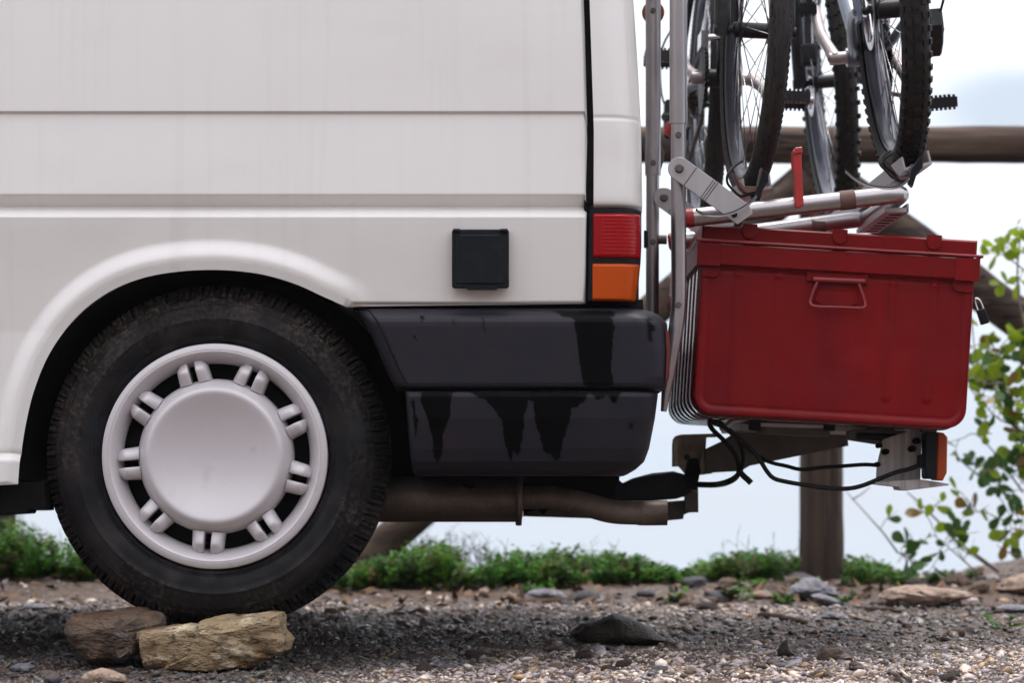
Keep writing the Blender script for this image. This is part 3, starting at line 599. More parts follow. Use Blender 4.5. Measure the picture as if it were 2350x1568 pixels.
    MB().lathe(c, (0, 1, 0), [(0.001, 0.060), (0.10, 0.058), (0.145, 0.050), (0.16, 0.056), (0.185, 0.062), (0.206, 0.045), (0.207, 0.10), (0.207, 0.19), (0.05, 0.19), (0.001, 0.19)], 64).build('rim', M['void'], wh)
    mb = MB()
    # one spoke: flat on the side of the slot, rounded on the other; from the dish to the ring
    def spoke_mesh(sign):
        st = []
        for t in np.linspace(0, 1, 9):
            r = 0.1435 + 0.0420 * t; w0 = 0.0066; w1 = 0.0066 + 0.0255 * (1 - 0.10 * t) * (1 - 0.25 * max(0, t - 0.75) / 0.25)
            top = 0.004 - 0.009 * math.sin(min(1, t * 1.6) * math.pi / 2) + 0.016 * max(0, t - 0.62) / 0.38
            sec = [(w0, 0.034), (w0, top + 0.0045), (w0 + 0.0008, top + 0.001)]
            for a in np.linspace(95, 0, 7):
                sec.append((w0 + 0.004 + (w1 - w0 - 0.004) * math.cos(rad(a)), 0.034 - (0.034 - top) * math.sin(rad(max(a, 0))) ** 0.5 if a <= 90 else top))
            st.append([(r, sign * s_, y) for s_, y in sec])
        vs = [p for row in st for p in row]; nc_ = len(st[0]); fs = grid_faces(len(st), nc_)
        fs += [tuple(range(nc_)), tuple((len(st) - 1) * nc_ + k for k in range(nc_))]
        me = bpy.data.meshes.new('spoke'); me.from_pydata([(p[0], p[2], p[1]) for p in vs], [], fs)
        bm = bmesh.new(); bm.from_mesh(me); bmesh.ops.recalc_face_normals(bm, faces=bm.faces); bm.to_mesh(me); bm.free()
        me.materials.append(M['hubcap']); me.shade_smooth(); me.set_sharp_from_angle(angle=rad(45)); return me
    ms = {1: spoke_mesh(1), -1: spoke_mesh(-1)}
    for k in range(9):
        for sg in (1, -1):
            o = bpy.data.objects.new('spoke', ms[sg]); C.objects.link(o); o.parent = wh
            o.rotation_euler = (0, -rad(25 + 40 * k), 0)
    return wh
wheel1 = van_wheel()
for dx, y, flip, dz in ((-0.15, VW - 0.03, True, -0.036), (FX * S, 0.03, False, -0.060), (FX * S, VW - 0.03, True, -0.04)):
    w = copy_tree(wheel1, van); w.location = wheel1.location + Vector((dx, y - 0.03, dz)); w.rotation_euler = (0, 0, math.pi if flip else 0)
# exhaust and tow bar under the rear
k = K(0.38)
pc = lambda x, y, Y=0.38: W(x, y, Y)
V = []; secs = [(770, 0.6), (776, 1.0), (1184, 1.0), (1183, 1.13), (1189, 1.17), (1197, 1.15), (1198, 0.9), (1199, 0.8), (1200, 0.5)]
nn = 40
for px, s_ in secs:
    cc = pc(px, 1147)
    for i in range(nn):
        a = 2 * math.pi * i / nn; V.append((cc.x, cc.y + 0.095 * s_ * math.copysign(abs(math.cos(a)) ** 0.8, math.cos(a)), cc.z + 52 * k * s_ * math.copysign(abs(math.sin(a)) ** 0.9, math.sin(a))))
o = mesh_obj('muffler', V, grid_faces(len(secs), nn, True), M['exhaust'], van, 35)
path = crom([pc(1190, 1142), pc(1260, 1142), pc(1330, 1155), pc(1400, 1174), pc(1460, 1178), pc(1531, 1178)], 8)
tp = MB().tube(path, [27.5 * k * (1 if i < len(path) - 8 else 1.05) for i in range(len(path))], 28, cap=False)
e0 = pc(1531, 1178); tp.lathe(e0, (1, 0, 0), [(29 * k, -0.001), (27 * k, 0.0), (26 * k, -0.002), (25 * k, -0.10)], 28)
tp.build('tailpipe', M['exhaust'], van)
prism_px([(1060, 1096), (1092, 1096), (1092, 1120), (1078, 1122), (1060, 1116)], 0.27, 0.02, 1).build('exhaust_hanger', M['void'], van)
prism_px([(1180, 1090), (1390, 1088), (1420, 1105), (1410, 1140), (1340, 1150), (1262, 1160), (1248, 1184), (1236, 1166), (1205, 1180), (1190, 1160)], 0.55, 0.5, 2).build('rear_crossmember', M['void'], van)
prism_px([(1360, 1085), (1400, 1085), (1430, 1110), (1455, 1098), (1500, 1086), (1545, 1082), (1575, 1090), (1588, 1104), (1586, 1130), (1572, 1140), (1552, 1146), (1500, 1150), (1380, 1152)], 0.80, 0.09, 4).build('tow_plug', M['black'], van)
prism_px([(1200, 1150), (1420, 1160), (1585, 1148), (1585, 1176), (1570, 1182), (1568, 1192), (1530, 1196), (1200, 1186)], 0.88, 0.06, 2).build('tow_bar', M['steel'], van)
prism_px([(1561, 1095), (1602, 1095), (1603, 1177), (1574, 1177), (1572, 1172), (1572, 1140), (1561, 1128)], 0.84, 0.035, 1).build('tow_bracket', M['steel'], van)

# ------------------------------------------------------------------ red metal trunk
YT, YB = 0.15, 1.10
kT = K(YT); TA = rad(3.42); TO = W(1597, 948, YT)
tu = Vector((math.cos(TA), 0, -math.sin(TA))); tv = Vector((math.sin(TA), 0, math.cos(TA)))
def T(u, v, d=0.0): return TO + tu * (u * kT) + tv * (v * kT) + Vector((0, d, 0))
trunk = thing('metal_trunk', 'dark red ribbed metal trunk with wire handle, tilted behind the van', 'trunk', T(310, 0, 0.475))
def t_section(inset, u0=-6, u1=618, v0=0, v1=345, r=44):
    p = []
    for cx, cy, a0 in ((u1 - r, v0 + r, -90), (u0 + r, v0 + r, 180)):
        arc = [(cx + (r - inset) * math.cos(rad(a0 + 90 * i / 8)), cy + (r - inset) * math.sin(rad(a0 + 90 * i / 8))) for i in range(9)]
        p.append(arc)
    return [(u1 - inset, v1)][:0] + p[1] + p[0] + [(u1 - inset, v1), (u0 + inset, v1)]
secs = [(0.0, 3), (0.002, 0), (0.010, 0), (0.012, 4)]
d = 0.03
while d < (YB - YT) - 0.11:
    secs += [(d, 6), (d + 0.030, 6), (d + 0.040, -4), (d + 0.062, -5), (d + 0.084, -4), (d + 0.094, 6)]; d += 0.118
secs += [(YB - YT - 0.012, 4), (YB - YT - 0.010, 0), (YB - YT, 0)]
V = []
for dd, ins in secs: V += [T(u, v, dd) for u, v in t_section(ins)]
nc = len(t_section(0)); F = grid_faces(len(secs), nc, True, flip=True) + [tuple((len(secs) - 1) * nc + i for i in range(nc))[::1]]
body = mesh_obj('trunk_body', V, F, M['red_wet'], trunk, 30)
# pressed front panel
us = np.arange(-3, 616, 4.0); vsr = np.arange(3, 345, 4.0)
FL = [(1695, 630, 925), (1790, 634, 930), (2049, 651, 912), (2144, 656, 915)]
def to_uv(px, py):
    dx, up = px - 1597, 948 - py; return dx * math.cos(TA) - up * math.sin(TA), dx * math.sin(TA) + up * math.cos(TA)
V = []; keepm = []
flu = [(to_uv(a, b), to_uv(a - 16, c)) for a, b, c in FL]
U_, V_ = np.meshgrid(us, vsr)
inner = np.array(t_section(6)); h = np.zeros_like(U_)
de = pdist(U_, V_, np.vstack([inner[:-2], inner[-2:], inner[:1]]))
h += 0.004 * (1 - sstep(4, 14, np.minimum(de, 400)))           # rolled rim
h -= 0.0016 * np.exp(-((de - 13) / 2.5) ** 2)
for i, (a, b) in enumerate(flu):
    dl = pdist(U_, V_, [a, b]); amp = 0.0068 if i > 1 else 0.0034
    low = sstep(b[1], a[1], V_); h += amp * (1 - sstep(4, 14, dl)) * (0.55 + 0.45 * low) + (0.0036 * np.exp(-((U_ - a[0]) / 9) ** 2 - ((V_ - a[1]) / 5) ** 2))
h += fbm(U_ / 60, V_ / 60, 3, 2) * 0.0035
inside = pip(U_, V_, np.array(t_section(1))) | (V_ > 300) & (U_ > -5) & (U_ < 617)
idx = -np.ones(U_.shape, int); V = []
for i in range(U_.shape[0]):
    for j in range(U_.shape[1]):
        if inside[i, j]: idx[i, j] = len(V); V.append(T(U_[i, j], V_[i, j], 0.0005 - h[i, j]))
F = []
for i in range(U_.shape[0] - 1):
    for j in range(U_.shape[1] - 1):
        q = (idx[i, j], idx[i, j + 1], idx[i + 1, j + 1], idx[i + 1, j])
        if min(q) >= 0: F.append(q)
mesh_obj('front_panel', V, F, M['red'], trunk, 180)
V = [T(u, v, 0.0025) for u, v in t_section(0)]
mesh_obj('end_sheet', V, [tuple(range(len(V)))], M['red'], trunk)
rimpts = [T(u, v, 0.001) for u, v in t_section(3)[:-2]]
rimpts = [T(-3, 345, 0.001)] + rimpts + [T(615, 345, 0.001)]
MB().tube(rimpts, 4.2 * kT, 8).build('rolled_edge', M['red'], trunk)
# lid
fT = lambda d0: (lambda u, v, d: T(u, v, d0 + d))
def ring_band(name, u0, u1, v0, v1, d0, d1, bev, m_):
    q = [(u0, v0), (u1, v0), (u1, v1), (u0, v1)]
    return MB().prism([(a * kT, b * kT) for a, b in q], lambda a, b, d: T(a / kT, b / kT, d0 + d), d1 - d0, bev * kT).build(name, m_, trunk)
ring_band('rim_band', -19, 627, 341, 391, -0.014, 0.965, 3, M['red'])
ring_band('lid', -11, 621, 396, 433, -0.006, 0.957, 4, M['red'])
b1 = [T(-22, 396, -0.016), T(634, 396, -0.016)]
MB().tube(b1, 3.6 * kT, 8).tube([T(-21, 396, -0.016), T(-21, 396, 0.965)], 3.6 * kT, 6).tube([T(631, 396, -0.016), T(631, 396, 0.965)], 3.6 * kT, 6).build('lid_bead', M['red_gloss'], trunk)
fk = lambda d0: (lambda a, b, d: T(a / kT, b / kT, d0 + d))
sc_ = lambda q: [(a * kT, b * kT) for a, b in q]
def zT(x, y): return to_uv(1406 + x * 0.4184, 468.7 + y * 0.4184)
for u0, u1, mir in ((-20, 34, 0), (572, 628, 1)):
    MB().prism(sc_([(u0, 338), (u1, 338), (u1, 391), (u0, 391)]), fk(-0.0165), 0.012, 0.0008).build('corner_plate', M['red'], trunk)
    a0, a1 = (-6, 36) if not mir else (570, 618)
    q = [(a0, 318 + 0), (a0, 340), (a1, 340), (a1, 326), (a1 - 5, 317), (a1 - 12, 313), (a0, 313)] if not mir else [(a1, 313), (a1, 340), (a0, 340), (a0, 326), (a0 + 5, 317), (a0 + 12, 313)]
    MB().prism(sc_(q), fk(-0.0062), 0.006, 0.0007).build('corner_tab', M['red'], trunk)
for zx in (750, 1245, 1763):
    u, v = zT(zx, 160); v = 433
    q = [(u - 17, v + 2), (u + 17, v + 2), (u + 17, v - 14), (u + 13, v - 22), (u + 6, v - 27), (u - 6, v - 27), (u - 13, v - 22), (u - 17, v - 14)]
    MB().prism(sc_(q), fk(-0.0105), 0.005, 0.001).box(T(u, 436, 0.02), 17 * kT, 0.03, 3.5 * kT, tu, (0, 1, 0), tv).build('lid_clip', M['red'], trunk)
hp = [zT(*p) for p in ((1066, 350), (1090, 344), (1140, 352), (1180, 372), (1300, 376), (1340, 358), (1385, 352), (1402, 372), (1398, 440), (1350, 438), (1100, 425), (1064, 422))]
handle_plate = MB().prism(sc_(hp), fk(-0.006), 0.006, 0.0008).build('handle_plate', M['red'], trunk)
hb = [zT(*p) for p in ((1108, 400), (1380, 412), (1392, 436), (1098, 424))]
MB().tube([T(*zT(1098, 414), -0.009), T(*zT(1380, 426), -0.009)], 6.5 * kT, 12).build('hinge_barrel', M['red_gloss'], handle_plate)
hl = [zT(*p) for p in ((1120, 430), (1098, 480), (1080, 535), (1090, 560), (1120, 566), (1250, 570), (1350, 574), (1376, 566), (1380, 545), (1365, 495), (1345, 440))]
loop = crom([T(u, v, -0.012 - 0.006 * (i in (3, 4, 5, 6, 7))) for i, (u, v) in enumerate(hl)], 5)
MB().tube(loop, 3.9 * kT, 10).build('wire_handle', M['red_gloss'], handle_plate)
bp = [zT(*p) for p in ((1120, 470), (1340, 480), (1345, 545), (1300, 562), (1150, 556), (1105, 530))]
MB().prism(sc_(bp), fk(-0.0032), 0.003, 0.0012).build('backing_plate', M['red'], trunk)
MB().box(T(621, 290, 0.50), 0.004, 0.03, 0.035, tu, (0, 1, 0), tv).box(T(624, 270, 0.50), 0.004, 0.02, 0.012, tu, (0, 1, 0), tv).build('hasp', M['red'], trunk)
# padlock
lk = W(2252, 716, 0.50); lock = thing('padlock', 'small black padlock hanging from the hasp of the red trunk', 'padlock', lk)
ax = Vector((math.cos(rad(18)), 0, math.sin(rad(18)))); az = Vector((-math.sin(rad(18)), 0, math.cos(rad(18))))
q = rrect(-0.0085, -0.016, 0.0085, 0.016, 0.003, 3); c0 = lk + Vector((0.003, 0, -0.010))
MB().prism(q, lambda a, b, d: c0 + ax * a + az * b + Vector((0, d - 0.009, 0)), 0.018, 0.0015).build('lock_body', M['black'], lock)
MB().tube(crom([c0 + ax * -0.006 + az * 0.014, c0 + ax * -0.006 + az * 0.034, c0 + az * 0.040 + ax * -0.002, c0 + ax * 0.004 + az * 0.034, c0 + ax * 0.006 + az * 0.014], 5), 0.0022, 8).build('shackle', M['chrome'], lock)

# ------------------------------------------------------------------ cargo carrier under the trunk
carr = thing('cargo_carrier', 'grey steel tow-bar carrier holding the red trunk, with loose black cables', 'carrier', W(1760, 1040, 0.7))
YC = 0.78
def cz(x, y, f=1.0): return (1440 / 1.0667 + x * 0.19131, 937.4 + y * 0.19131)   # 3rd close-up to photograph pixels
def c3(pts): return [(1349.9 + x * 0.19131, 937.4 + y * 0.19131) for x, y in pts]
prism_px(c3([(1022, 700), (1022, 440), (1030, 370), (1060, 330), (1110, 315), (1560, 302), (1600, 330), (1420, 340), (1410, 500), (1410, 760), (1480, 760), (1490, 785), (1320, 805), (1300, 1010), (1280, 1010), (1170, 800), (1085, 700)]), 0.80, 0.012, 0.5).build('bracket_plate', M['steel_tan'], carr)
prism_px(c3([(1022, 700), (1022, 440), (1030, 370), (1060, 330), (1110, 315), (1540, 305), (1540, 345), (1110, 352), (1085, 372), (1078, 450), (1078, 700)]), 0.74, 0.06, 0.8).build('bracket_flange', M['steel_tan'], carr)
prism_px(c3([(1365, 490), (1395, 500), (1410, 760), (1360, 765), (1340, 690)]), 0.77, 0.03, 0.8).build('bracket_web', M['steel_tan'], carr)
MB().tube([W(*c3([(1185, 590)])[0], 0.785), W(*c3([(1185, 590)])[0], 0.83)], 7 * K(.8), 12).build('bolt', M['black'], carr)
# the black clamp under the plate
prism_px(c3([(1200, 600), (1310, 600), (1345, 760), (1300, 990), (1180, 960), (1150, 830)]), 0.79, 0.008, 0.5).build('clamp', M['void'], carr)
arm = prism_px([(1618, 1032), (1660, 1012), (1690, 992), (1760, 984), (1945, 984), (1947, 1024), (1925, 1028), (1720, 1070), (1700, 1082), (1620, 1086)], 0.76, 0.05, 1.0); arm.build('support_arm', M['steel'], carr)
prism_px([(1738, 962), (1892, 968), (1905, 990), (1905, 1004), (1738, 996)], 0.34, 0.03, 1.5).build('support_rail', M['steel'], carr)
prism_px([(1740, 970), (1890, 975), (1890, 984), (1740, 980)], 0.333, 0.006, 1).build('rail_lip', M['plate_alu'], carr)
for x in (1722, 1893):
    prism_px([(x, 948), (x + 24, 950), (x + 24, 990), (x, 988)], 0.32, 0.05, 1).build('rubber_block', M['black'], carr)
for x, y in ((1757, 984), (1880, 988), (1752, 994), (1893, 1000)):
    MB().tube([W(x, y, 0.330), W(x, y, 0.345)], 4.0 * K(.33), 6).build('bolt', M['steel'], carr)
prism_px([(1946, 990), (1960, 986), (2110, 992), (2112, 1020), (2040, 1024), (1948, 1010)], 0.32, 0.04, 1.5).build('slide_tube', M['steel'], carr)
MB().tube([W(1965, 1002, 0.315), W(2095, 1006, 0.315)], 8 * K(.32), 12).build('slide_rod', M['black'], carr)
prism_px([(1700, 972), (2130, 986), (2128, 996), (1700, 984)], 0.40, 0.55, 1).build('floor_tray', M['plate_alu'], carr)
for pts in ([(1655, 990), (1680, 970), (1712, 960), (1712, 962)], [(1960, 1002), (1998, 990), (2044, 984), (2046, 986)]):
    MB().tube(crom([W(x, y, 0.36) for x, y in pts], 6), 8 * K(.36), 10).build('tie_strap', M['plate_alu'], carr)
lp = prism_px([(2026, 1010), (2116, 978), (2112, 1105), (2010, 1111), (2012, 1070)], 0.30, 0.004, 0.4).build('lamp_plate', M['old_alu'], carr)
prism_px([(2010, 1107), (2112, 1101), (2178, 1111), (2176, 1115), (2080, 1127), (2066, 1125), (2064, 1118), (2010, 1112)], 0.26, 0.10, 0.4).build('plate_flange', M['old_alu'], carr)
for x, y, s_ in ((2018, 1023, 6), (2033, 1037, 7), (2094, 1030, 8), (2104, 1012, 8), (2014, 1066, 6)):
    MB().tube([W(x - 4, y + 1, 0.285), W(x + 3, y, 0.305)], s_ * K(.3), 7).build('mount_hole_plug', M['void'], carr)
lamp = part_empty('marker_lamp', W(2148, 1050, 0.30), carr)
prism_px(rrect(2124, 992, 2155, 1100, 7, 4), 0.245, 0.06, 2).build('lamp_housing', M['black'], lamp)
prism_px([(2152, 992), (2166, 994), (2175, 1004), (2173, 1086), (2164, 1104), (2146, 1103), (2150, 1098)], 0.242, 0.066, 3).build('lamp_lens', mat('dull_amber_lens', (0.30, 0.040, 0.005), 0.35, spec=0.3, coat=0.1, vary=[((0.25, 0.05, 0.01), 30, 0.4, 0.7, 0.6)]), lamp)
prism_px([(2118, 985), (2150, 987), (2150, 993), (2118, 992)], 0.25, 0.05, 0.6).build('lamp_bracket', M['steel'], carr)
def cab(pts, Y, r, name='cable'):
    q = crom([W(p[0], p[1], Y + (p[2] if len(p) > 2 else 0)) for p in pts], 8)
    return MB().tube(q, r * K(Y), 10).build(name, M['cable'], carr)
z5 = lambda p: [(1546.7 + a * 0.4023, 937.4 + b * 0.4023) + tuple(r) for a, b, *r in p]
cab(z5([(130, 432, .3), (240, 432, .2), (320, 410, .1), (370, 370), (398, 300), (385, 220), (340, 150), (280, 95), (235, 68), (205, 75), (215, 115), (290, 190), (345, 260), (370, 330), (360, 390), (310, 425), (240, 440, .2), (140, 440, .3)]), 0.45, 5.6)
cab(z5([(215, 80), (300, 120), (370, 185), (440, 245), (540, 305), (640, 330), (730, 350), (850, 338), (970, 330), (1080, 322), (1150, 325), (1172, 330, -.05)]), 0.38, 4.6)
cab(z5([(250, 78), (330, 145), (430, 225), (480, 280), (530, 360), (570, 400), (640, 420), (760, 440), (900, 458), (1000, 458), (1080, 440), (1180, 400), (1270, 365), (1350, 345), (1400, 318), (1415, 280)]), 0.27, 5.2)
cab(z5([(372, 360), (400, 390), (425, 412), (440, 428)]), 0.42, 7.0, 'cable_end')
prism_px(z5([(1395, 270), (1425, 258), (1428, 330), (1415, 345), (1392, 320)]), 0.262, 0.02, 1).build('lamp_connector', M['black'], carr)

# ------------------------------------------------------------------ bike rack on the tailgate
YN, YF = 0.10, 0.66
rack = thing('bike_rack', 'silver tubular bike rack with red caps bolted to the back of the van', 'bike rack', W(1700, 520, 0.4))
z7 = lambda p: [(1462.3 + a * 0.2792, 346.8 + b * 0.2792) + tuple(r) for a, b, *r in p]
up1 = MB().tube([W(1557, -620, YN), W(1557, 284, YN)], 20.5 * K(YN), 24)
up1.tube(crom([W(1557, 284, YN), W(1557, 480, YN), W(1558, 640, YN), W(1557, 700, YN), W(1552, 750, YN), W(1542, 810, YN), W(1533, 870, YN), W(1528, 905, YN), W(1523, 945, YN)], 6), [17.5 * K(YN)] * 30 + [17.0 * K(YN) * (1 - 0.6 * i / 18) for i in range(19)], 24)
up1 = up1.build('upright', M['alu'], rack)
up2 = MB().tube([W(1499, -620, YF), W(1499, 402, YF)], 17.5 * K(YF), 24).tube([W(1498, 402, YF), W(1497, 735, YF)], 15 * K(YF), 24).build('upright', M['alu'], rack)
k = K(YN)
def disc(px, py, Y, r, thick, m_, name, axis=(0, 1, 0)):
    return MB().lathe(W(px, py, Y), axis, [(0.0005, -thick), (r * 0.75, -thick), (r, -thick * 0.6), (r, thick), (0.0005, thick)], 20).build(name, m_, rack)
for px, py, Y, up in ((1557, 309, YN, up1), (1557, 390, YN, up1), (1557, 700, YN, up1), (1499, 23, YF, up2), (1499, 373, YF, up2), (1499, 555, YF, up2)):
    Yb = Y - 17 * K(Y) - 0.003
    c_ = W(px, py, Yb); o = MB().lathe(c_, (0, 1, 0), [(0.0005, -0.004), (0.0055, -0.004), (0.0062, -0.001), (0.0064, 0.006)], 10).build('bolt', M['steel'], up)
disc(1545, 295, YN + 0.02, 0.0175, 0.006, M['redplastic'], 'clamp_washer')
disc(1548, 700, YN + 0.02, 0.0150, 0.006, M['maroon'], 'clamp_washer')
disc(1499, 28, YF + 0.03, 0.024, 0.006, M['amberdisc'], 'clamp_washer')
prism_px([(1481, 330), (1517, 330), (1526, 350), (1524, 365), (1514, 400), (1482, 400)], YF + 0.012, 0.03, 1).build('hinge_sleeve', M['steel'], rack)
# arms of the fold-out platform
def arm_pts(Y):
    a, b = W(1588, 499.5, YN + 0.025), W(2048, 447, YN + 0.025); return Vector((a.x, Y, a.z)), Vector((b.x, Y, b.z))
A0, A1 = arm_pts(YN + 0.025); B0, B1 = arm_pts(YF)
m = MB()
c1 = A1 + Vector((0.014, 0.010, 0.002)); c2 = A1 + Vector((0.018, 0.035, 0.002))
path = [A0, A0.lerp(A1, 0.5), A1.lerp(A0, 0.02), A1 + Vector((0.010, 0.006, 0.001)), A1 + Vector((0.017, 0.020, 0.002)), A1 + Vector((0.018, 0.05, 0.002)), B1 + Vector((0.018, -0.06, 0.002)), B1 + Vector((0.012, -0.02, 0.002)), B1 + Vector((-0.02, -0.002, 0)), B0.lerp(B1, 0.5), B0]
rr = 21 * K(YN + .025)
MB().tube(path, rr, 24).build('platform_tube', M['alu'], rack)
for p0, p1 in ((A0, A1), (B0, B1)):
    t = (p1 - p0).normalized()
    MB().tube([p0 - t * 0.017, p0 - t * 0.014, p0 - t * 0.002, p0 + t * 0.003], [rr * 0.75, rr * 1.03, rr * 1.05, rr * 1.05], 20).build('end_cap', M['redplastic'], rack)
    f = 0.775; MB().tube([p0.lerp(p1, f - .040), p0.lerp(p1, f - .038), p0.lerp(p1, f + .036), p0.lerp(p1, f + .038)], [rr * 1.01, rr * 1.09, rr * 1.09, rr * 1.01], 24).build('rubber_sleeve', M['brown'], rack)
# flat cross bar under the outer end
m = MB(); q0 = A1 + Vector((0.012, 0.03, -0.026)); q1 = B1 + Vector((0.012, -0.03, -0.026))
m.box((q0 + q1) / 2, 0.022, (q1.y - q0.y) / 2, 0.004); m.box((q0 + q1) / 2 + Vector((0.022, 0, 0.004)), 0.002, (q1.y - q0.y) / 2, 0.008); m.build('cross_bar', M['plate_alu'], rack)
def ratchet_holes():
    for i in range(7):
        y = q0.y + 0.06 + i * 0.06; MB().box(Vector((q0.x + 0.005, y, q0.z - 0.0042)), 0.012, 0.008, 0.0006).build('slot', M['void'], rack)
ratchet_holes()
for Yp in (YN - 0.028, YF - 0.028):
    a, b = W(1557, 390, YN), W(1705, 497, YN); t = (Vector((b.x, 0, b.z)) - Vector((a.x, 0, a.z))); Lh = t.length; t.normalize(); nrm_ = Vector((-t.z, 0, t.x))
    w = 26 * k; pts = [(0 + w * math.cos(rad(A)), w * math.sin(rad(A))) for A in range(90, 271, 15)] + [(Lh, -w), (Lh + 0.012, w * 0.55), (Lh - 0.004, w)]
    base = Vector((a.x, Yp, a.z))
    pl = MB().prism(pts, lambda x, y, d: base + t * x + nrm_ * y + Vector((0, d, 0)), 0.006, 0.0008).build('hinge_plate', M['plate_alu'], rack)
    g = MB()
    for x in (0.026, 0.066, 0.071, 0.076): g.box(base + t * x + Vector((0, -0.0002, 0)), 0.0006, 0.0006, w * 0.97, t, (0, 1, 0), nrm_)
    g.build('scored_line', M['void'], pl)
    MB().lathe(base + Vector((0, -0.001, 0)), (0, 1, 0), [(0.0005, -0.006), (0.0065, -0.006), (0.0085, -0.002), (0.009, 0.001)], 12).build('bolt', M['steel'], pl)
    MB().lathe(base + t * (Lh - 0.016) + nrm_ * -0.010 + Vector((0, -0.001, 0)), (0, 1, 0), [(0.0005, -0.004), (0.0055, -0.004), (0.006, 0.001)], 12).build('bolt', M['black'], pl)
# red hook over the tube
prism_px([(1819, 345), (1839, 341), (1842, 420), (1845, 470), (1829, 478), (1825, 468), (1824, 400), (1819, 375)], YN - 0.012, 0.034, 1.6).build('tube_hook', M['redplastic'], rack)
prism_px([(1825, 338), (1841, 336), (1842, 350), (1822, 354)], YN - 0.016, 0.042, 2).build('hook_head', M['redplastic'], rack)
# wheel channels running across the van
BX0, BZ = 0.481, 0.930
DX0, DZ = 0.795, 0.975
def tray(x, z, dx, tilt):
    c, s_ = math.cos(tilt), math.sin(tilt)
    prof = [(-.028, .024), (-.024, .024), (-.024, .002), (.024, .002), (.024, .024), (.028, .024), (.028, -.004), (-.028, -.004)]
    V = []
    for y, xx in ((0.205, x), (1.70, x + dx)): V += [(xx + a * c - b * s_, y, z + a * s_ + b * c) for a, b in prof]
    F = grid_faces(2, 8, True) + [tuple(range(8)), tuple(range(8, 16))[::-1]]
    o = MB().add(V, F).build('wheel_channel', M['plate_alu'], rack, 30); return o
tray(BX0, BZ - 0.004, -0.026, rad(8)); tray(DX0, DZ - 0.004, -0.012, rad(14))
for x0_, z0_ in ((BX0, BZ), (DX0, DZ)):
    for Q0, Q1, yq in ((A0, A1, 0.24), (B0, B1, 0.60)):
        xq = min(x0_ - 0.004, Q1.x - 0.012); zq = Q0.z + (xq - Q0.x) * (Q1.z - Q0.z) / (Q1.x - Q0.x)
        MB().tube([(x0_ - 0.004, yq, z0_ - 0.006), (xq, Q0.y, zq)], 0.010, 10).build('channel_mount', M['steel'], rack)
def strap(loop_, tail, buckle, pad, Y):
    p = crom([W(a, b, Y + (r[0] if r else 0)) for a, b, *r in z7(loop_)], 6)
    st = MB().tube(p, 3.2 * K(Y), 8).build('wheel_strap', M['cable'], rack)
    p = crom([W(a, b, 0.056) for a, b in z7(tail)], 8)
    MB().tube(p, 3.0 * K(Y), 8).build('strap_tail', M['cable'], st)
    tm = MB()
    for i in range(2, len(p) - 2):
        for f in (0, 0.5):
            q = p[i].lerp(p[i + 1], f); tm.box(q + Vector((0, -0.003, -0.0022)), 0.0011, 0.002, 0.0016)
    tm.build('strap_teeth', M['plate_alu'], st)
    prism_px(z7(buckle), Y - 0.02, 0.03, 1.5).build('ratchet_buckle', M['black'], st)
    prism_px(z7(pad), Y - 0.004, 0.05, 1.0).build('strap_pad', M['brown'], st)
strap([(860, 80, .06), (790, 130, .02), (745, 190), (742, 260), (790, 320), (850, 368), (930, 352), (990, 345), (1030, 270, .02), (1035, 200, .05)],
      [(990, 350), (930, 420), (820, 490), (700, 525), (560, 520), (480, 480)],
      [(1030, 150), (1080, 182), (1078, 250), (1032, 320), (1004, 430), (978, 392), (986, 310), (1010, 230)],
      [(790, 170), (822, 210), (878, 288), (990, 288), (1022, 130), (1035, 160), (1000, 330), (900, 345), (850, 300)], 0.16)
strap([(2080, 0, .06), (2015, 40, .02), (1995, 100), (2045, 160), (2110, 222), (2170, 214), (2240, 185), (2280, 120, .03)],
      [(2250, 200), (2180, 270), (2080, 300), (1900, 280), (1780, 220), (1700, 150)],
      [(2330, 40), (2352, 60), (2348, 130), (2295, 200), (2266, 292), (2236, 258), (2252, 150)],
      [(2060, 80), (2110, 150), (2170, 215), (2240, 190), (2260, 120), (2280, 130), (2250, 230), (2160, 240)], 0.16)
strap_ring = MB().tube(crom([W(a, b, 0.17) for a, b in z7([(2110, 10), (2040, 60), (2030, 110), (2080, 165), (2150, 225)])], 6), 3 * K(.17), 8).build('wheel_strap', M['cable'], rack)
# fixing to the tailgate, out of the picture
MB().tube([W(1557, -600, YN), W(1499, -600, YF)], 0.012, 12).tube([W(1557, -600, YN), W(1380, -640, YN + .1)], 0.010, 10).tube([W(1499, -600, YF), W(1380, -640, YF)], 0.010, 10).build('roof_bracket', M['alu'], rack)
MB().tube([W(1478, 550, YF), W(1530, 550, YF)], 0.010, 10).build('stay', M['steel'], rack)
prism_px([(1479, 528), (1487, 530), (1487, 568), (1479, 566)], YN + 0.05, 0.03, 1).build('rubber_foot', M['black'], rack)

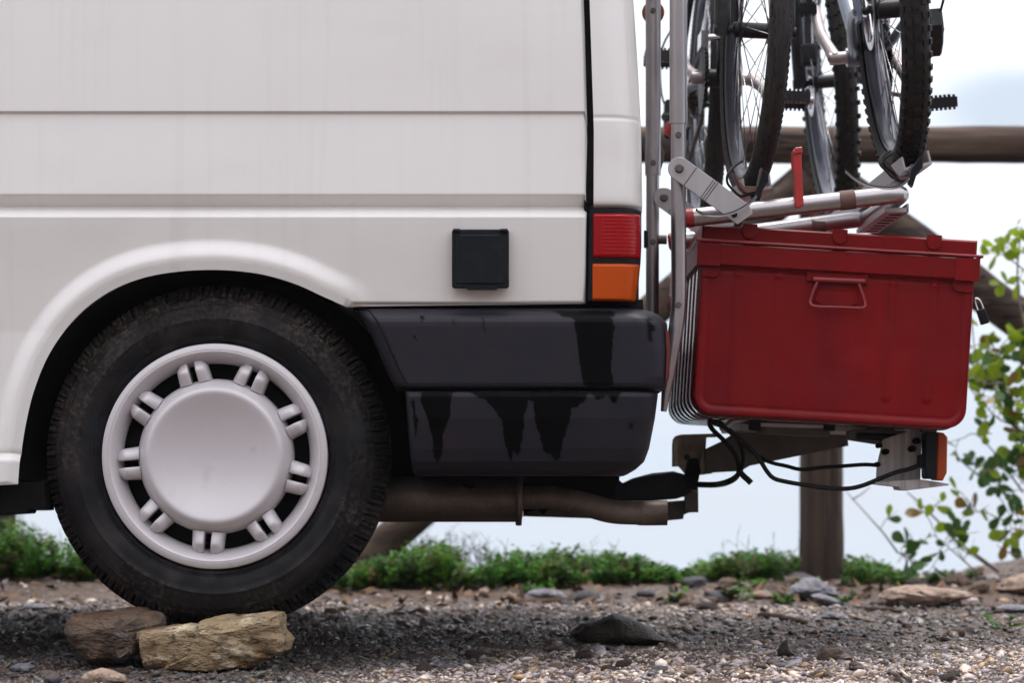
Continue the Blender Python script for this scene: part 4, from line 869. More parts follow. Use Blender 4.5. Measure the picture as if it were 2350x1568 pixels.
# ------------------------------------------------------------------ bicycles
SPK = bpy.data.meshes.new('spoke'); sm = MB().tube([(0, 0, 0), (0, 0, 1)], 0.0011, 5)
SPK.from_pydata(sm.v, [], sm.f); SPK.materials.append(M['chrome']); SPK.shade_smooth()
def bike_wheel(root, c, axis, r, tw, style, rimm, seed, hub_r=0.016, front=True, spoke_list=True):
    a = axis.normalized(); up = Vector((0, 0, 1)); up = (up - a * up.dot(a)).normalized(); tg = a.cross(up)
    wh = part_empty('wheel', c, root); hw = tw / 2; rb = r - tw * 0.80
    prof = []
    for i in range(15):
        t = rad(-128 + 256 * i / 14); prof.append((r - hw + hw * math.cos(t), hw * math.sin(t)))
    m = MB(); n = 120
    m.lathe(c, a, prof, n, up)
    if style in ('knob', 'block'):
        nk = 64 if style == 'knob' else 78
        rows = ((0.92, 62, .0045, .0042), (0.92, -62, .0045, .0042), (0.55, 24, .0040, .0034), (0.55, -24, .0040, .0034), (0.0, 0, .0050, .0030)) if style == 'knob' else ((.9, 58, .0050, .0030), (.9, -58, .0050, .0030), (.5, 30, .0055, .0024), (.5, -30, .0055, .0024), (0, 0, .0065, .0024))
        for j, (sf, ang, hs, hh) in enumerate(rows):
            for kk in range(nk):
                th = 2 * math.pi * (kk + 0.5 * (j % 2) + 0.25 * (j == 4)) / nk; ra = up * math.cos(th) + tg * math.sin(th); tt = -up * math.sin(th) + tg * math.cos(th)
                no = ra * math.cos(rad(ang)) + a * math.sin(rad(ang)); cp = c + ra * (r - hw) + no * (hw + hh * 0.4)
                bt = no.cross(tt); m.box(cp, hs, hs * 1.15, hh, bt, tt, no)
    else:
        for kk in range(150):
            th = 2 * math.pi * kk / 150; ra = up * math.cos(th) + tg * math.sin(th); tt = -up * math.sin(th) + tg * math.cos(th)
            for ang in (66, -66):
                no = ra * math.cos(rad(ang)) + a * math.sin(rad(ang)); m.box(c + ra * (r - hw) + no * hw, 0.003, 0.0035, 0.0010, no.cross(tt), tt, no)
    m.build('tyre', M['slick_rubber'] if style == 'slick' else M['bike_rubber'], wh, 50)
    rw = tw * 0.34
    MB().lathe(c, a, [(rb + .004, -rw), (rb - .006, -rw), (rb - .014, -rw * .8), (rb - .021, 0), (rb - .014, rw * .8), (rb - .006, rw), (rb + .004, rw), (rb - .002, rw * .7), (rb - .002, -rw * .7), (rb + .004, -rw)], 96, up).build('rim', rimm, wh, 40)
    fl = 0.030
    MB().lathe(c, a, [(0.0005, -.056), (0.006, -.056), (0.007, -.046), (hub_r, -.042), (hub_r, -fl - .004), (.026, -fl - .002), (.026, -fl + .002), (hub_r, -fl + .004), (hub_r, fl - .004), (.026, fl - .002), (.026, fl + .002), (hub_r, fl + .004), (hub_r, .042), (.007, .046), (.006, .056), (0.0005, .056)], 24, up).build('hub', M['bikeblack'], wh, 30)
    for kk in range(32):
        sd = 1 if kk % 2 else -1; th = 2 * math.pi * kk / 32; th2 = th + (0.42 if (kk // 2) % 2 else -0.42)
        p0 = c + a * (sd * fl) + (up * math.cos(th2) + tg * math.sin(th2)) * 0.024
        p1 = c + (up * math.cos(th) + tg * math.sin(th)) * (rb - 0.017)
        o = bpy.data.objects.new('spoke', SPK); C.objects.link(o); o.parent = wh; o.location = p0 - origin_of(wh); o.rotation_mode = 'QUATERNION'
        dv = p1 - p0; o.rotation_quaternion = Vector((0, 0, 1)).rotation_difference(dv.normalized()); o.scale = (1, 1, dv.length)
    return wh
def toothed(m, c, a, r0, r1, th, n, up):
    tg = a.cross(up); poly = []
    for i in range(n):
        for f, rr in ((0, r0), (0.35, r0), (0.5, r1), (0.75, r1)):
            t = 2 * math.pi * (i + f) / n; poly.append((rr * math.cos(t), rr * math.sin(t)))
    m.prism(poly, lambda x, y, d: c + up * x + tg * y + a * (d - th / 2), th)
def pedal(root, c, F_, R_, U_, m_, spiky):
    p = MB(); hw, hl = 0.042, 0.030
    for s_ in (-1, 1):
        p.box(c + F_ * hl * s_, hw, 0.0035, 0.011, R_, F_, U_)
        p.box(c + R_ * hw * s_, 0.003, hl, 0.011, R_, F_, U_)
        for i in range(9):
            x = -hw + (i + 0.5) * 2 * hw / 9
            for uu in (-1, 1): p.box(c + F_ * hl * s_ + R_ * x + U_ * 0.0125 * uu, 0.0024, 0.003, 0.0035 if spiky else 0.002, R_, F_, U_)
    p.box(c, hw, 0.010, 0.006, R_, F_, U_)
    o = p.build('pedal', M['bikeblack'], root, 30)
    MB().tube([c - R_ * 0.055, c + R_ * 0.042], 0.008, 10).build('axle', M['chrome'], o)
    return o
def bike(name, label, rc, fc, lean, front_style, rear_style, tw_f, tw_r, crank_deg, frame_m, fork_m, steer, crank_m, BBH, disc):
    F_ = (fc - rc).normalized(); Rt0 = F_.cross(Vector((0, 0, 1))).normalized(); U_ = Vector((0, 0, 1)) * math.cos(lean) + Vector((math.sin(lean), 0, 0))
    R_ = F_.cross(U_).normalized(); wb = (fc - rc).length; r = 0.335
    L = lambda f, s_, h: rc + F_ * f + R_ * s_ + U_ * h
    root = thing(name, label, 'bicycle', L(wb / 2, 0, 0), 'bicycles on the rack')
    qs = Quaternion(U_, steer); Rf = qs @ R_; Ff = qs @ F_
    bike_wheel(root, L(0, 0, r), R_, r, tw_r, rear_style, M['rim'], 1, 0.019)
    bike_wheel(root, L(wb, 0, r), Rf, r, tw_f, front_style, M['rim'], 2, 0.016)
    Fk = lambda f, s_, h: L(wb, 0, 0) + Ff * f + Rf * s_ + U_ * h
    # frame
    BB = L(0.43, 0, BBH); st = L(0.27, 0, 0.80); hb, ht = L(wb - 0.105, 0, 0.76), L(wb - 0.15, 0, 0.88)
    m = MB().tube([BB, st, L(0.255, 0, 0.88)], 0.0165, 14).tube([BB, hb], 0.021, 14).tube([st, ht], 0.018, 14).tube([hb, ht], 0.023, 14)
    for s_ in (-1, 1):
        m.tube(crom([BB + R_ * 0.022 * s_ - F_ * 0.02, L(0.30, 0.040 * s_, BBH + 0.005), L(0.12, 0.062 * s_, r + 0.005), L(0.0, 0.066 * s_, r)], 5), 0.0105, 10)
        m.tube(crom([L(0, 0.066 * s_, r), L(0.06, 0.062 * s_, 0.48), L(0.22, 0.032 * s_, 0.74), st], 5), 0.0085, 10)
        m.box(L(0, 0.066 * s_, r), 0.004, 0.022, 0.022, R_, F_, U_)
    m.tube([BB - R_ * 0.037, BB + R_ * 0.037], 0.021, 16)
    m.build('frame', frame_m, root)
    fk = MB()
    for s_ in (-1, 1):
        fk.tube([Fk(0, 0.066 * s_, r - 0.012), Fk(0, 0.066 * s_, r + 0.015), Fk(-0.035, 0.066 * s_, 0.58)], [0.014, 0.0165, 0.018], 14)
        fk.tube([Fk(-0.035, 0.066 * s_, 0.58), Fk(-0.065, 0.064 * s_, 0.74)], 0.013, 12)
        fk.tube([Fk(0, 0.050 * s_, r), Fk(0, 0.084 * s_, r)], 0.011, 10)
    fk.box(Fk(-0.068, 0, 0.75), 0.085, 0.022, 0.018, Rf, Ff, U_); fk.tube([Fk(-0.068, 0, 0.75), Fk(-0.135, 0, 0.95)], 0.014, 12)
    fk.build('fork', fork_m, root)
    MB().tube(crom([Fk(-0.42, 0.02, 1.0), Fk(-0.2, 0, 0.98), Fk(-0.13, 0, 0.96), Fk(0.05, 0, 0.98), Fk(0.16, -0.02, 1.0)], 5), 0.013, 12).build('handlebar', M['bikeblack'], root)
    sd = MB(); sd.prism([(-0.13, -0.07), (-0.10, -0.085), (0.0, -0.05), (0.12, -0.02), (0.135, 0), (0.12, 0.02), (0.0, 0.05), (-0.10, 0.085), (-0.13, 0.07)], lambda x, y, d: L(0.235 + x, y, 0.95 + d), 0.045, 0.012)
    sd.tube([L(0.26, 0, 0.86), L(0.245, 0, 0.96)], 0.013, 12); sd.build('saddle', M['bikeblack'], root)
    # drive train
    cs = MB()
    for i, (rr, s_) in enumerate(((.048, .030), (.042, .034), (.036, .038), (.030, .042), (.024, .046))): toothed(cs, L(0, s_, r), R_, rr - .004, rr, .0022, 18, U_)
    cs.build('cassette', M['rust'], root)
    cr_ = MB(); toothed(cr_, BB + R_ * 0.050, R_, .080, .086, .003, 42, U_); toothed(cr_, BB + R_ * 0.042, R_, .060, .066, .003, 32, U_); cr_.lathe(BB + R_ * 0.046, R_, [(.0005, -.006), (.055, -.006), (.055, .006), (.0005, .006)], 24, U_)
    cr_.build('chainring', M['bikeblack'], root)
    ch = MB(); sch = 0.046
    def run(p0, p1):
        n_ = max(2, int((p1 - p0).length / 0.0127)); dv = (p1 - p0) / n_; tdir = dv.normalized(); nd = tdir.cross(R_)
        for i in range(n_): ch.box(p0 + dv * (i + .5), 0.0042 - 0.0012 * (i % 2), dv.length * .47, 0.0042, R_, tdir, nd)
    run(L(0.0, 0.040, r + 0.046), BB + R_ * sch + U_ * 0.084); run(L(0.02, 0.050, r - 0.185), BB + R_ * sch - U_ * 0.084)
    run(L(0.02, 0.040, r - 0.047), L(0.045, 0.044, r - 0.075)); run(L(-0.01, 0.046, r - 0.115), L(0.02, 0.050, r - 0.185)); ch.build('chain', M['rust'], root)['kind'] = 'stuff'
    dr = MB()
    dr.prism([(-0.02, 0.0), (0.02, 0.005), (0.028, -0.04), (0.045, -0.07), (0.03, -0.09), (-0.005, -0.07), (-0.028, -0.035)], lambda x, y, d: L(x, 0.072 + d, r - 0.01 + y), 0.030, 0.004)
    dr.prism([(0.02, -0.065), (0.05, -0.07), (0.045, -0.12), (0.038, -0.185), (0.012, -0.195), (0.0, -0.18), (0.012, -0.12)], lambda x, y, d: L(x, 0.055 + d, r + y), 0.012, 0.002)
    dr.lathe(L(0.032, 0.052, r - 0.085), R_, [(.0005, -.005), (.018, -.005), (.018, .005), (.0005, .005)], 14, U_).lathe(L(0.022, 0.052, r - 0.170), R_, [(.0005, -.005), (.018, -.005), (.018, .005), (.0005, .005)], 14, U_)
    dr.tube([L(0.03, 0.085, r - 0.05), L(0.01, 0.100, r - 0.045)], 0.012, 10)
    dr.build('derailleur', M['bikeblack'], root)
    MB().tube(crom([L(-0.01, 0.095, r - 0.03), L(-0.045, 0.108, r + 0.03), L(-0.02, 0.110, r + 0.12), L(0.05, 0.080, r + 0.18)], 6), 0.0026, 6).build('shift_cable', M['cable'], root)
    fd = MB().box(BB + R_ * 0.052 + U_ * 0.080 + F_ * 0.01, 0.008, 0.045, 0.018, R_, F_, U_).tube([BB + U_ * 0.10 - F_ * 0.03, BB + R_ * 0.05 + U_ * 0.09], 0.008, 8)
    fd.build('front_derailleur', M['chrome'], root)
    for s_, deg in ((1, crank_deg), (-1, crank_deg + 180)):
        dv = F_ * math.cos(rad(deg)) + U_ * math.sin(rad(deg)); pl = BB + R_ * 0.062 * s_; pe = BB + R_ * 0.082 * s_ + dv * 0.170
        path = crom([pl, pl + dv * 0.03 + R_ * 0.006 * s_, pl + dv * 0.085 + R_ * 0.018 * s_, pe - dv * 0.02, pe], 5)
        ck = MB().tube(path, [0.016, 0.016, 0.015, 0.0145, 0.014, 0.0135] + [0.0125] * (len(path) - 9) + [0.0125, 0.013, 0.0125], 12); ck.tube([pl - R_ * 0.03 * s_, pl + R_ * 0.012 * s_], 0.014, 12)
        ck.build('crank', crank_m, root)
        pd = pe + R_ * (0.044 * s_); tilt = Quaternion(R_, rad(8)); pedal(root, pd, tilt @ F_, R_, tilt @ U_, M['bikeblack'], name != '')
    for base, kk in ((L(0, 0, r), 0), (L(wb, 0, r), 1)) if disc else ():
        axr = R_ if kk == 0 else Rf; m = MB(); ctr = base - axr * 0.044
        n = 60; u0 = U_; t0 = axr.cross(u0)
        ring = []
        m.lathe(ctr, axr, [(.064, -.001), (.080, -.001), (.080, .001), (.064, .001), (.064, -.001)], 60, u0)
        for i in range(6):
            t = 2 * math.pi * i / 6; e = u0 * math.cos(t) + t0 * math.sin(t); g = u0 * math.cos(t + .5) + t0 * math.sin(t + .5); m.tube([ctr + e * 0.020, ctr + g * 0.066], 0.003, 6)
        m.build('brake_disc', M['chrome'], root)
        fo = F_ if kk == 0 else Ff
        cpos = ctr + u0 * 0.060 + fo * (-0.045 if kk else 0.045)
        MB().prism(rrect(-0.026, -0.018, 0.026, 0.018, 0.006, 3), lambda x, y, d: cpos + u0 * x + fo * y + axr * (d - 0.020), 0.036, 0.003).build('brake_caliper', M['bikeblack'], root)
    if not disc:
        for base, Rw_, Fw_, off in ((L(0.10, 0, 0.66), R_, F_, 0), (Fk(-0.035, 0, 0.645), Rf, Ff, 0)):
            m = MB()
            for s_ in (-1, 1): m.tube([base + Rw_ * 0.05 * s_ - U_ * 0.05, base + Rw_ * 0.045 * s_ + U_ * 0.05], 0.007, 8); m.box(base + Rw_ * 0.030 * s_ - U_ * 0.02, 0.006, 0.03, 0.006, Rw_, Fw_, U_)
            m.build('rim_brake', M['bikeblack'], root)
    return root
def on(x, y, z): return Vector((x, y, z))
bike('bicycle', 'dark bicycle with smooth front tyre, standing on the rack next to the van', on(0.455, 1.45, BZ + .002), on(BX0, 0.40, BZ + .002), rad(1.8), 'slick', 'slick', 0.044, 0.046, 158, M['frame_dark'], M['frame_dark'], rad(3.2), M['crank_alu'], 0.325, False)
bike('bicycle', 'mountain bicycle with wide knobby tyres and disc brakes, outer one on the rack', on(DX0, 0.40, DZ + .002), on(0.783, 1.45, DZ + .002), rad(-5.0), 'knob', 'block', 0.052, 0.057, -131, M['frame_blue'], M['frame_dark'], rad(0), M['crank_alu'], 0.303, True)

# ------------------------------------------------------------------ fence
YFE = 3.0
fence = thing('wooden_fence', 'round log fence with one post, top rail and diagonal braces behind the trunk', 'fence', W(1885, 1320, YFE))
def log(name, pts, r, m_, seed, n=20, steps=24):
    P = [Vector(p) for p in pts]; q = [P[0].lerp(P[-1], i / steps) for i in range(steps + 1)]; mb = MB()
    mb.tube(q, [r * (1 + 0.05 * noise.noise(Vector((i * .35, seed, 0)))) for i in range(steps + 1)], n)
    vv = []
    for v in mb.v:
        p = Vector(v); vv.append(p + Vector((noise.noise(p * 9 + Vector((seed, 0, 0))), noise.noise(p * 9 + Vector((0, seed, 3))), noise.noise(p * 9 + Vector((5, 0, seed))))) * r * 0.055)
    mb.v = vv; return mb.build(name, m_, fence, 50)
kf = K(YFE)
for dxp in (0, -1900):
    pb = W(1885 + dxp, 1345, YFE); ptp = W(1885 + dxp, 372, YFE); log('post', [pb, ptp], 50.5 * kf, M['wood_v'], 3 + dxp)
log('rail', [W(-1400, 334, YFE), W(1885, 332, YFE)], 42.5 * kf, M['wood'], 11, steps=60)
log('rail', [W(1889, 332, YFE), W(4300, 329, YFE)], 42.5 * kf, M['wood'], 17, steps=60)
log('brace', [W(1850, 408, YFE - .02), W(780, 1335, YFE - .02)], 40 * kf, M['wood'], 21, steps=40)
log('brace', [W(1925, 428, YFE - .02), W(3060, 1260, YFE - .02)], 47 * kf, M['wood'], 25, steps=40)

# ------------------------------------------------------------------ stones
def resample(poly, n):
    p = np.array(poly + poly[:1], float); s_ = np.concatenate([[0], np.cumsum(np.linalg.norm(np.diff(p, axis=0), axis=1))]); t = np.linspace(0, s_[-1], n, endpoint=False)
    return np.stack([np.interp(t, s_, p[:, 0]), np.interp(t, s_, p[:, 1])], 1)
def rock(label, poly, Y, depth, m_, seed, power=4, rough=0.05, name='stone', lean=0.0, group=None, sink=0):
    """outline in photograph pixels at depth Y, bellied front and back"""
    if Y is None:
        Y = y_at(float(np.mean([p[0] for p in poly])), max(p[1] for p in poly) - 3) + depth * 0.25
    n = 72; q = resample(poly, n); k = K(Y); c = q.mean(0); ts = np.linspace(-1, 1, 22); V = []
    size = max(np.ptp(q[:, 0]), np.ptp(q[:, 1])) * k
    for t in ts:
        sc2 = max(0.02, (1 - abs(t) ** power)) ** (1.0 / (power * 0.7)); p = c + (q - c) * sc2
        for x, y in p: V.append(Vector(((x - CX) * k, Y + t * depth / 2, EYE + (HY - y) * k + lean * t)))
    out = []
    cen = Vector((float(np.mean([v.x for v in V])), Y, float(np.mean([v.z for v in V]))))
    for v in V:
        dirn = (v - cen).normalized(); s_ = Vector((v.x / size, v.y / size, v.z / size * 2.2)) * 3
        a = noise.noise(s_ + Vector((seed, 0, 0))) * 0.5 + noise.noise(s_ * 2.6 + Vector((0, seed, 0))) * 0.32 + noise.noise(s_ * 6 + Vector((0, 0, seed))) * 0.18
        cell = noise.cell(s_ * 1.6 + Vector((seed * 2, 1, 0))) * 0.25
        out.append(v + dirn * size * rough * (a + cell))
    F = grid_faces(len(ts), n, True, flip=True) + [tuple(range(n)), tuple((len(ts) - 1) * n + i for i in range(n))[::-1]]
    o = mesh_obj(name, out, F, m_, angle=34, loc=(cen.x, cen.y, min(v.z for v in out)))
    tag(o, label, 'stone', group); return o
rock('long ochre slab of stone wedged in front of the van tyre', [(322, 1452), (330, 1446), (430, 1432), (540, 1418), (612, 1409), (642, 1411), (650, 1440), (668, 1466), (655, 1496), (610, 1512), (575, 1532), (500, 1543), (400, 1539), (335, 1531), (321, 1490)], -0.055, 0.17, M['stone_ochre'], 3, 7, 0.058)
rock('rough brown and grey stone under the left side of the van tyre', [(160, 1440), (175, 1412), (230, 1404), (310, 1400), (360, 1404), (385, 1420), (380, 1450), (345, 1470), (320, 1500), (290, 1520), (210, 1522), (190, 1495), (170, 1470)], 0.03, 0.22, M['stone_brown'], 8, 5, 0.075)
rock('flat stone hidden beneath the van tyre', [(380, 1450), (420, 1440), (560, 1440), (610, 1452), (600, 1520), (400, 1520)], 0.17, 0.16, M['stone_brown'], 31, 6, 0.02)
rock('dark pointed stone lying in the shade behind the van bumper', [(1305, 1452), (1340, 1432), (1362, 1430), (1385, 1422), (1410, 1410), (1452, 1421), (1500, 1448), (1530, 1470), (1500, 1482), (1420, 1480), (1330, 1474)], None, 0.20, M['stone_dark'], 13, 3, 0.06)
rock('pale rounded stone half buried in front of the brown wedge stone', [(186, 1556), (205, 1542), (232, 1534), (262, 1540), (285, 1552), (292, 1566), (240, 1576), (190, 1574)], None, 0.06, M['stone_tan'], 17, 3, 0.03)
rock('small flat grey stone near the lower left of the gravel', [(22, 1533), (40, 1524), (66, 1523), (80, 1532), (70, 1544), (30, 1546)], None, 0.04, M['stone_grey'], 19, 3, 0.03)
rock('blue grey boulder with weeds at the foot of the fence post', [(1806, 1366), (1822, 1345), (1845, 1330), (1872, 1326), (1890, 1338), (1912, 1350), (1924, 1366), (1880, 1378), (1830, 1378)], None, 0.22, M['stone_grey'], 23, 3, 0.085)
rock('flat pale grey stone on the gravel in front of the fence post', [(1862, 1368), (1885, 1364), (1920, 1376), (1968, 1388), (1975, 1396), (1920, 1396), (1872, 1384)], None, 0.14, M['stone_grey'], 27, 3, 0.06)
rock('large flat tan rock beside the shrub', [(2024, 1372), (2036, 1354), (2060, 1350), (2090, 1344), (2140, 1350), (2215, 1358), (2222, 1366), (2180, 1384), (2110, 1394), (2050, 1388)], None, 0.3, M['stone_tan'], 29, 4, 0.085)
rock('grey tan rock at the right end of the bank under the shrub', [(2290, 1352), (2310, 1330), (2350, 1318), (2420, 1322), (2440, 1350), (2400, 1366), (2310, 1364)], None, 0.3, M['stone_tan'], 33, 3, 0.09)
rock('blue grey stone half buried at the right edge of the gravel', [(2286, 1396), (2310, 1388), (2360, 1390), (2370, 1402), (2330, 1410), (2292, 1406)], None, 0.12, M['stone_grey'], 35, 3, 0.04)
rock('rough brown stone on the gravel below the marker lamp', [(1872, 1508), (1885, 1490), (1920, 1484), (1950, 1492), (1960, 1510), (1930, 1522), (1880, 1522)], None, 0.09, M['stone_brown'], 37, 3, 0.06)
rock('small dark brown stone left of the rough brown stone', [(1784, 1492), (1795, 1474), (1806, 1468), (1812, 1490), (1822, 1502), (1800, 1512), (1785, 1506)], None, 0.06, M['stone_dark'], 39, 3, 0.06)
rock('mossy grey stone in the weeds behind the exhaust pipe', [(1198, 1374), (1215, 1358), (1250, 1352), (1285, 1358), (1302, 1372), (1260, 1382), (1210, 1380)], None, 0.15, M['stone_grey'], 41, 3, 0.07)
rock('small white stone on the light gravel behind the muffler', [(1096, 1366), (1100, 1354), (1110, 1350), (1122, 1356), (1124, 1366), (1110, 1372)], None, 0.05, M['stone_tan'], 43, 3, 0.04)
rock('small white upright stone on the light gravel behind the tailpipe', [(1158, 1374), (1162, 1362), (1170, 1356), (1178, 1366), (1176, 1378), (1164, 1380)], None, 0.05, M['stone_tan'], 47, 3, 0.04)
rock('pale pink stone on the bank to the left of the fence post', [(1722, 1368), (1735, 1358), (1760, 1358), (1772, 1368), (1750, 1380), (1728, 1378)], None, 0.08, M['stone_tan'], 53, 3, 0.05)
rock('long tan stone near the weeds between trunk and ground', [(1668, 1344), (1685, 1334), (1715, 1336), (1722, 1346), (1690, 1352)], None, 0.08, M['stone_tan'], 57, 3, 0.05)
rock('low grey stone on the light gravel left of the van tyre', [(46, 1398), (60, 1388), (95, 1386), (112, 1394), (100, 1402), (60, 1404)], None, 0.1, M['stone_grey'], 59, 3, 0.04)
rock('pale flat stone on the gravel below the blue grey boulder', [(1880, 1416), (1900, 1406), (1935, 1410), (1945, 1420), (1910, 1426)], None, 0.08, M['stone_grey'], 61, 3, 0.04)
def stick(label, pts, r, seed):
    q = crom(pts, 6); q = [Vector((p.x, p.y, p.z)) + Vector((0, 0, 0.003 * noise.noise(Vector((i * .7, seed, 0))))) for i, p in enumerate(q)]
    o = MB().tube(q, [r * (1 - 0.5 * i / len(q)) for i in range(len(q))], 8).build('stick', M['stick'], loc=q[0]); tag(o, label, 'stick'); return o
def G(px, py, up=0.004):
    y = y_at(px, py); p = W(px, py, y); return Vector((p.x, y, gz(p.x, y) + up))
stick('dark broken stick lying on the light gravel behind the tailpipe', [G(1176, 1388), G(1240, 1386), (G(1300, 1384)), G(1332, 1380)], 0.012, 1)
stick('dark bent stick on the gravel right of the dark pointed stone', [G(1745, 1418), G(1790, 1422), G(1830, 1430), G(1850, 1434)], 0.010, 2)
stick('thin tan straw lying in front of the large flat rock', [G(1985, 1402), G(2040, 1404), G(2085, 1410)], 0.006, 3)
stick('leaning broken twig in the weeds left of the fence post', [G(1760, 1320), G(1778, 1340), G(1792, 1362)], 0.010, 4)
stick('thin straw on the foreground gravel near the lower right corner', [G(2125, 1556), G(2160, 1552), G(2205, 1546)], 0.0022, 5)
stick('short black twig in the gravel beside the pale rounded stone', [G(140, 1536), G(190, 1534), G(225, 1528), G(255, 1516)], 0.004, 6)

# ------------------------------------------------------------------ gravel
def ico(sub):
    bm = bmesh.new(); bmesh.ops.create_icosphere(bm, subdivisions=sub, radius=1.0)
    v = np.array([tuple(q.co) for q in bm.verts]); f = np.array([[q.index for q in p.verts] for p in bm.faces]); bm.free(); return v, f
PAL = np.array([(.33, .285, .28), (.25, .215, .225), (.42, .355, .31), (.17, .14, .13), (.56, .50, .45), (.28, .20, .135), (.10, .085, .085), (.22, .215, .26), (.36, .235, .13), (.62, .57, .52), (.07, .062, .062), (.30, .255, .27), (.14, .105, .085), (.38, .33, .33)])
def damp_shade_at(x, y):  # van's shadow band put into the pebble colour, mixed with random damp patches
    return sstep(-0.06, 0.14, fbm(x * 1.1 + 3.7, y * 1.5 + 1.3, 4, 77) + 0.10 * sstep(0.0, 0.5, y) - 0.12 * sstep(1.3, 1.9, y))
def pebble_mesh(name, n, xr, yr, med, spread, rmax, sub, ydens=None, seed=0, obj_kind='stuff', label=None):
    g = np.random.default_rng(seed); v0, f0 = ico(sub); nv = len(v0)
    x = g.uniform(*xr, n); y = yr[0] + (yr[1] - yr[0]) * (g.random(n) ** (ydens or 1.0))
    r = np.minimum(med * np.exp(g.normal(0, spread, n)), rmax)
    z = ground_z(x, y) + r * g.uniform(-0.15, 0.35, n)
    jit = 1 + 0.22 * g.normal(size=(n, nv, 1)).clip(-1.2, 1.2)
    sc3 = np.stack([g.uniform(.75, 1.35, n), g.uniform(.7, 1.2, n), g.uniform(.35, .75, n)], 1)
    A = g.uniform(0, 2 * np.pi, n); T1 = g.normal(0, .28, n); T2 = g.normal(0, .28, n)
    P = v0[None] * jit * sc3[:, None] * r[:, None, None]
    ca, sa = np.cos(A)[:, None], np.sin(A)[:, None]; X = P[..., 0] * ca - P[..., 1] * sa; Y_ = P[..., 0] * sa + P[..., 1] * ca; Z = P[..., 2] + X * T1[:, None] + Y_ * T2[:, None]
    V = np.stack([X + x[:, None], Y_ + y[:, None], Z + z[:, None]], -1).reshape(-1, 3)
    F = (f0[None] + (np.arange(n) * nv)[:, None, None]).reshape(-1, 3)
    me = bpy.data.meshes.new(name); me.vertices.add(len(V)); me.vertices.foreach_set('co', V.ravel().astype(np.float32))
    me.loops.add(F.size); me.loops.foreach_set('vertex_index', F.ravel().astype(np.int32))
    me.polygons.add(len(F)); me.polygons.foreach_set('loop_start', np.arange(0, F.size, 3, dtype=np.int32)); me.polygons.foreach_set('loop_total', np.full(len(F), 3, np.int32))
    me.update(calc_edges=True)
    damp_shade = damp_shade_at(x, y)[:, None]; c = PAL[g.integers(0, len(PAL), n)] * g.uniform(.7, 1.25, (n, 1)) * (1.14 - 0.92 * damp_shade) * (1 + np.array([[.05, 0, -.05]]) * (1 - damp_shade))
    col = np.ones((n, nv, 4)); col[:, :, :3] = c[:, None]
    a = me.color_attributes.new('Col', 'FLOAT_COLOR', 'POINT'); a.data.foreach_set('color', col.ravel().astype(np.float32))
    me.materials.append(M['pebbles'])
    if sub > 1: me.shade_smooth()
    o = bpy.data.objects.new(name, me); C.objects.link(o); o['kind'] = 'stuff'; return o
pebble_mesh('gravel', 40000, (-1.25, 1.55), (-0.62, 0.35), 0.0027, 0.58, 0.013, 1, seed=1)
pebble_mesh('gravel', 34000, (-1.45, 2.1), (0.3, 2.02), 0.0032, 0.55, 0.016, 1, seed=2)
pebble_mesh('gravel', 1500, (-1.9, 2.5), (1.98, 3.2), 0.0050, 0.7, 0.024, 1, seed=3)
pebble_mesh('gravel', 6000, (-3.5, 3.5), (-1.6, -0.6), 0.006, 0.45, 0.015, 1, seed=4)
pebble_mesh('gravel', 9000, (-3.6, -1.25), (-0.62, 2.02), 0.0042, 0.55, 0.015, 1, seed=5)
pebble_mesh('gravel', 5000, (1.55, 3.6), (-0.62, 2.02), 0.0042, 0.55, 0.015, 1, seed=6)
# larger loose pebbles, each its own
v0, f0 = ico(2); PM = []
for i in range(8):
    g = np.random.default_rng(50 + i); me = bpy.data.meshes.new('pebble')
    vv = [Vector(v) * (1 + 0.28 * noise.noise(Vector(v) * 1.3 + Vector((i * 3.1, 0, 0))) + 0.12 * noise.noise(Vector(v) * 3.2 + Vector((0, i * 2.3, 0)))) for v in v0]
    me.from_pydata([(a.x * 1.2, a.y * 0.95, a.z * 0.6) for a in vv], [], f0.tolist()); me.shade_smooth(); me.set_sharp_from_angle(angle=rad(40))
    me.materials.append((M['stone_tan'], M['stone_grey'], M['stone_brown'], M['stone_tan'])[i % 4]); PM.append(me)
g = np.random.default_rng(77)
for i in range(110):
    if i < 45: x, y, r = g.uniform(-1.0, 1.25), g.uniform(-0.42, 0.05), g.uniform(.009, .017)
    elif i < 80: x, y, r = g.uniform(-1.2, 1.6), g.uniform(0.1, 1.9), g.uniform(.010, .022)
    else: x, y, r = g.uniform(0.1, 1.9), g.uniform(1.75, 2.8), g.uniform(.014, .036)
    if -0.75 < x < -0.38 and -0.2 < y < 0.35: x += 0.6
    o = bpy.data.objects.new('pebble', PM[i % 8]); C.objects.link(o); o.location = (x, y, gz(x, y) + r * 0.25); o.scale = (r, r, r); o.rotation_euler = (g.normal(0, .2), g.normal(0, .2), g.uniform(0, 6.28))
    colr = ('tan', 'grey', 'brown', 'tan')[i % 4]; wh_ = 'on the gravel in front of the van' if i < 45 else 'on the gravel in the shade behind the bumper and van' if i < 80 else 'on the bank below the fence and weeds'
    tag(o, 'small loose %s pebble %s' % (colr, wh_), 'pebble', 'loose %s pebbles %s' % (colr, wh_))

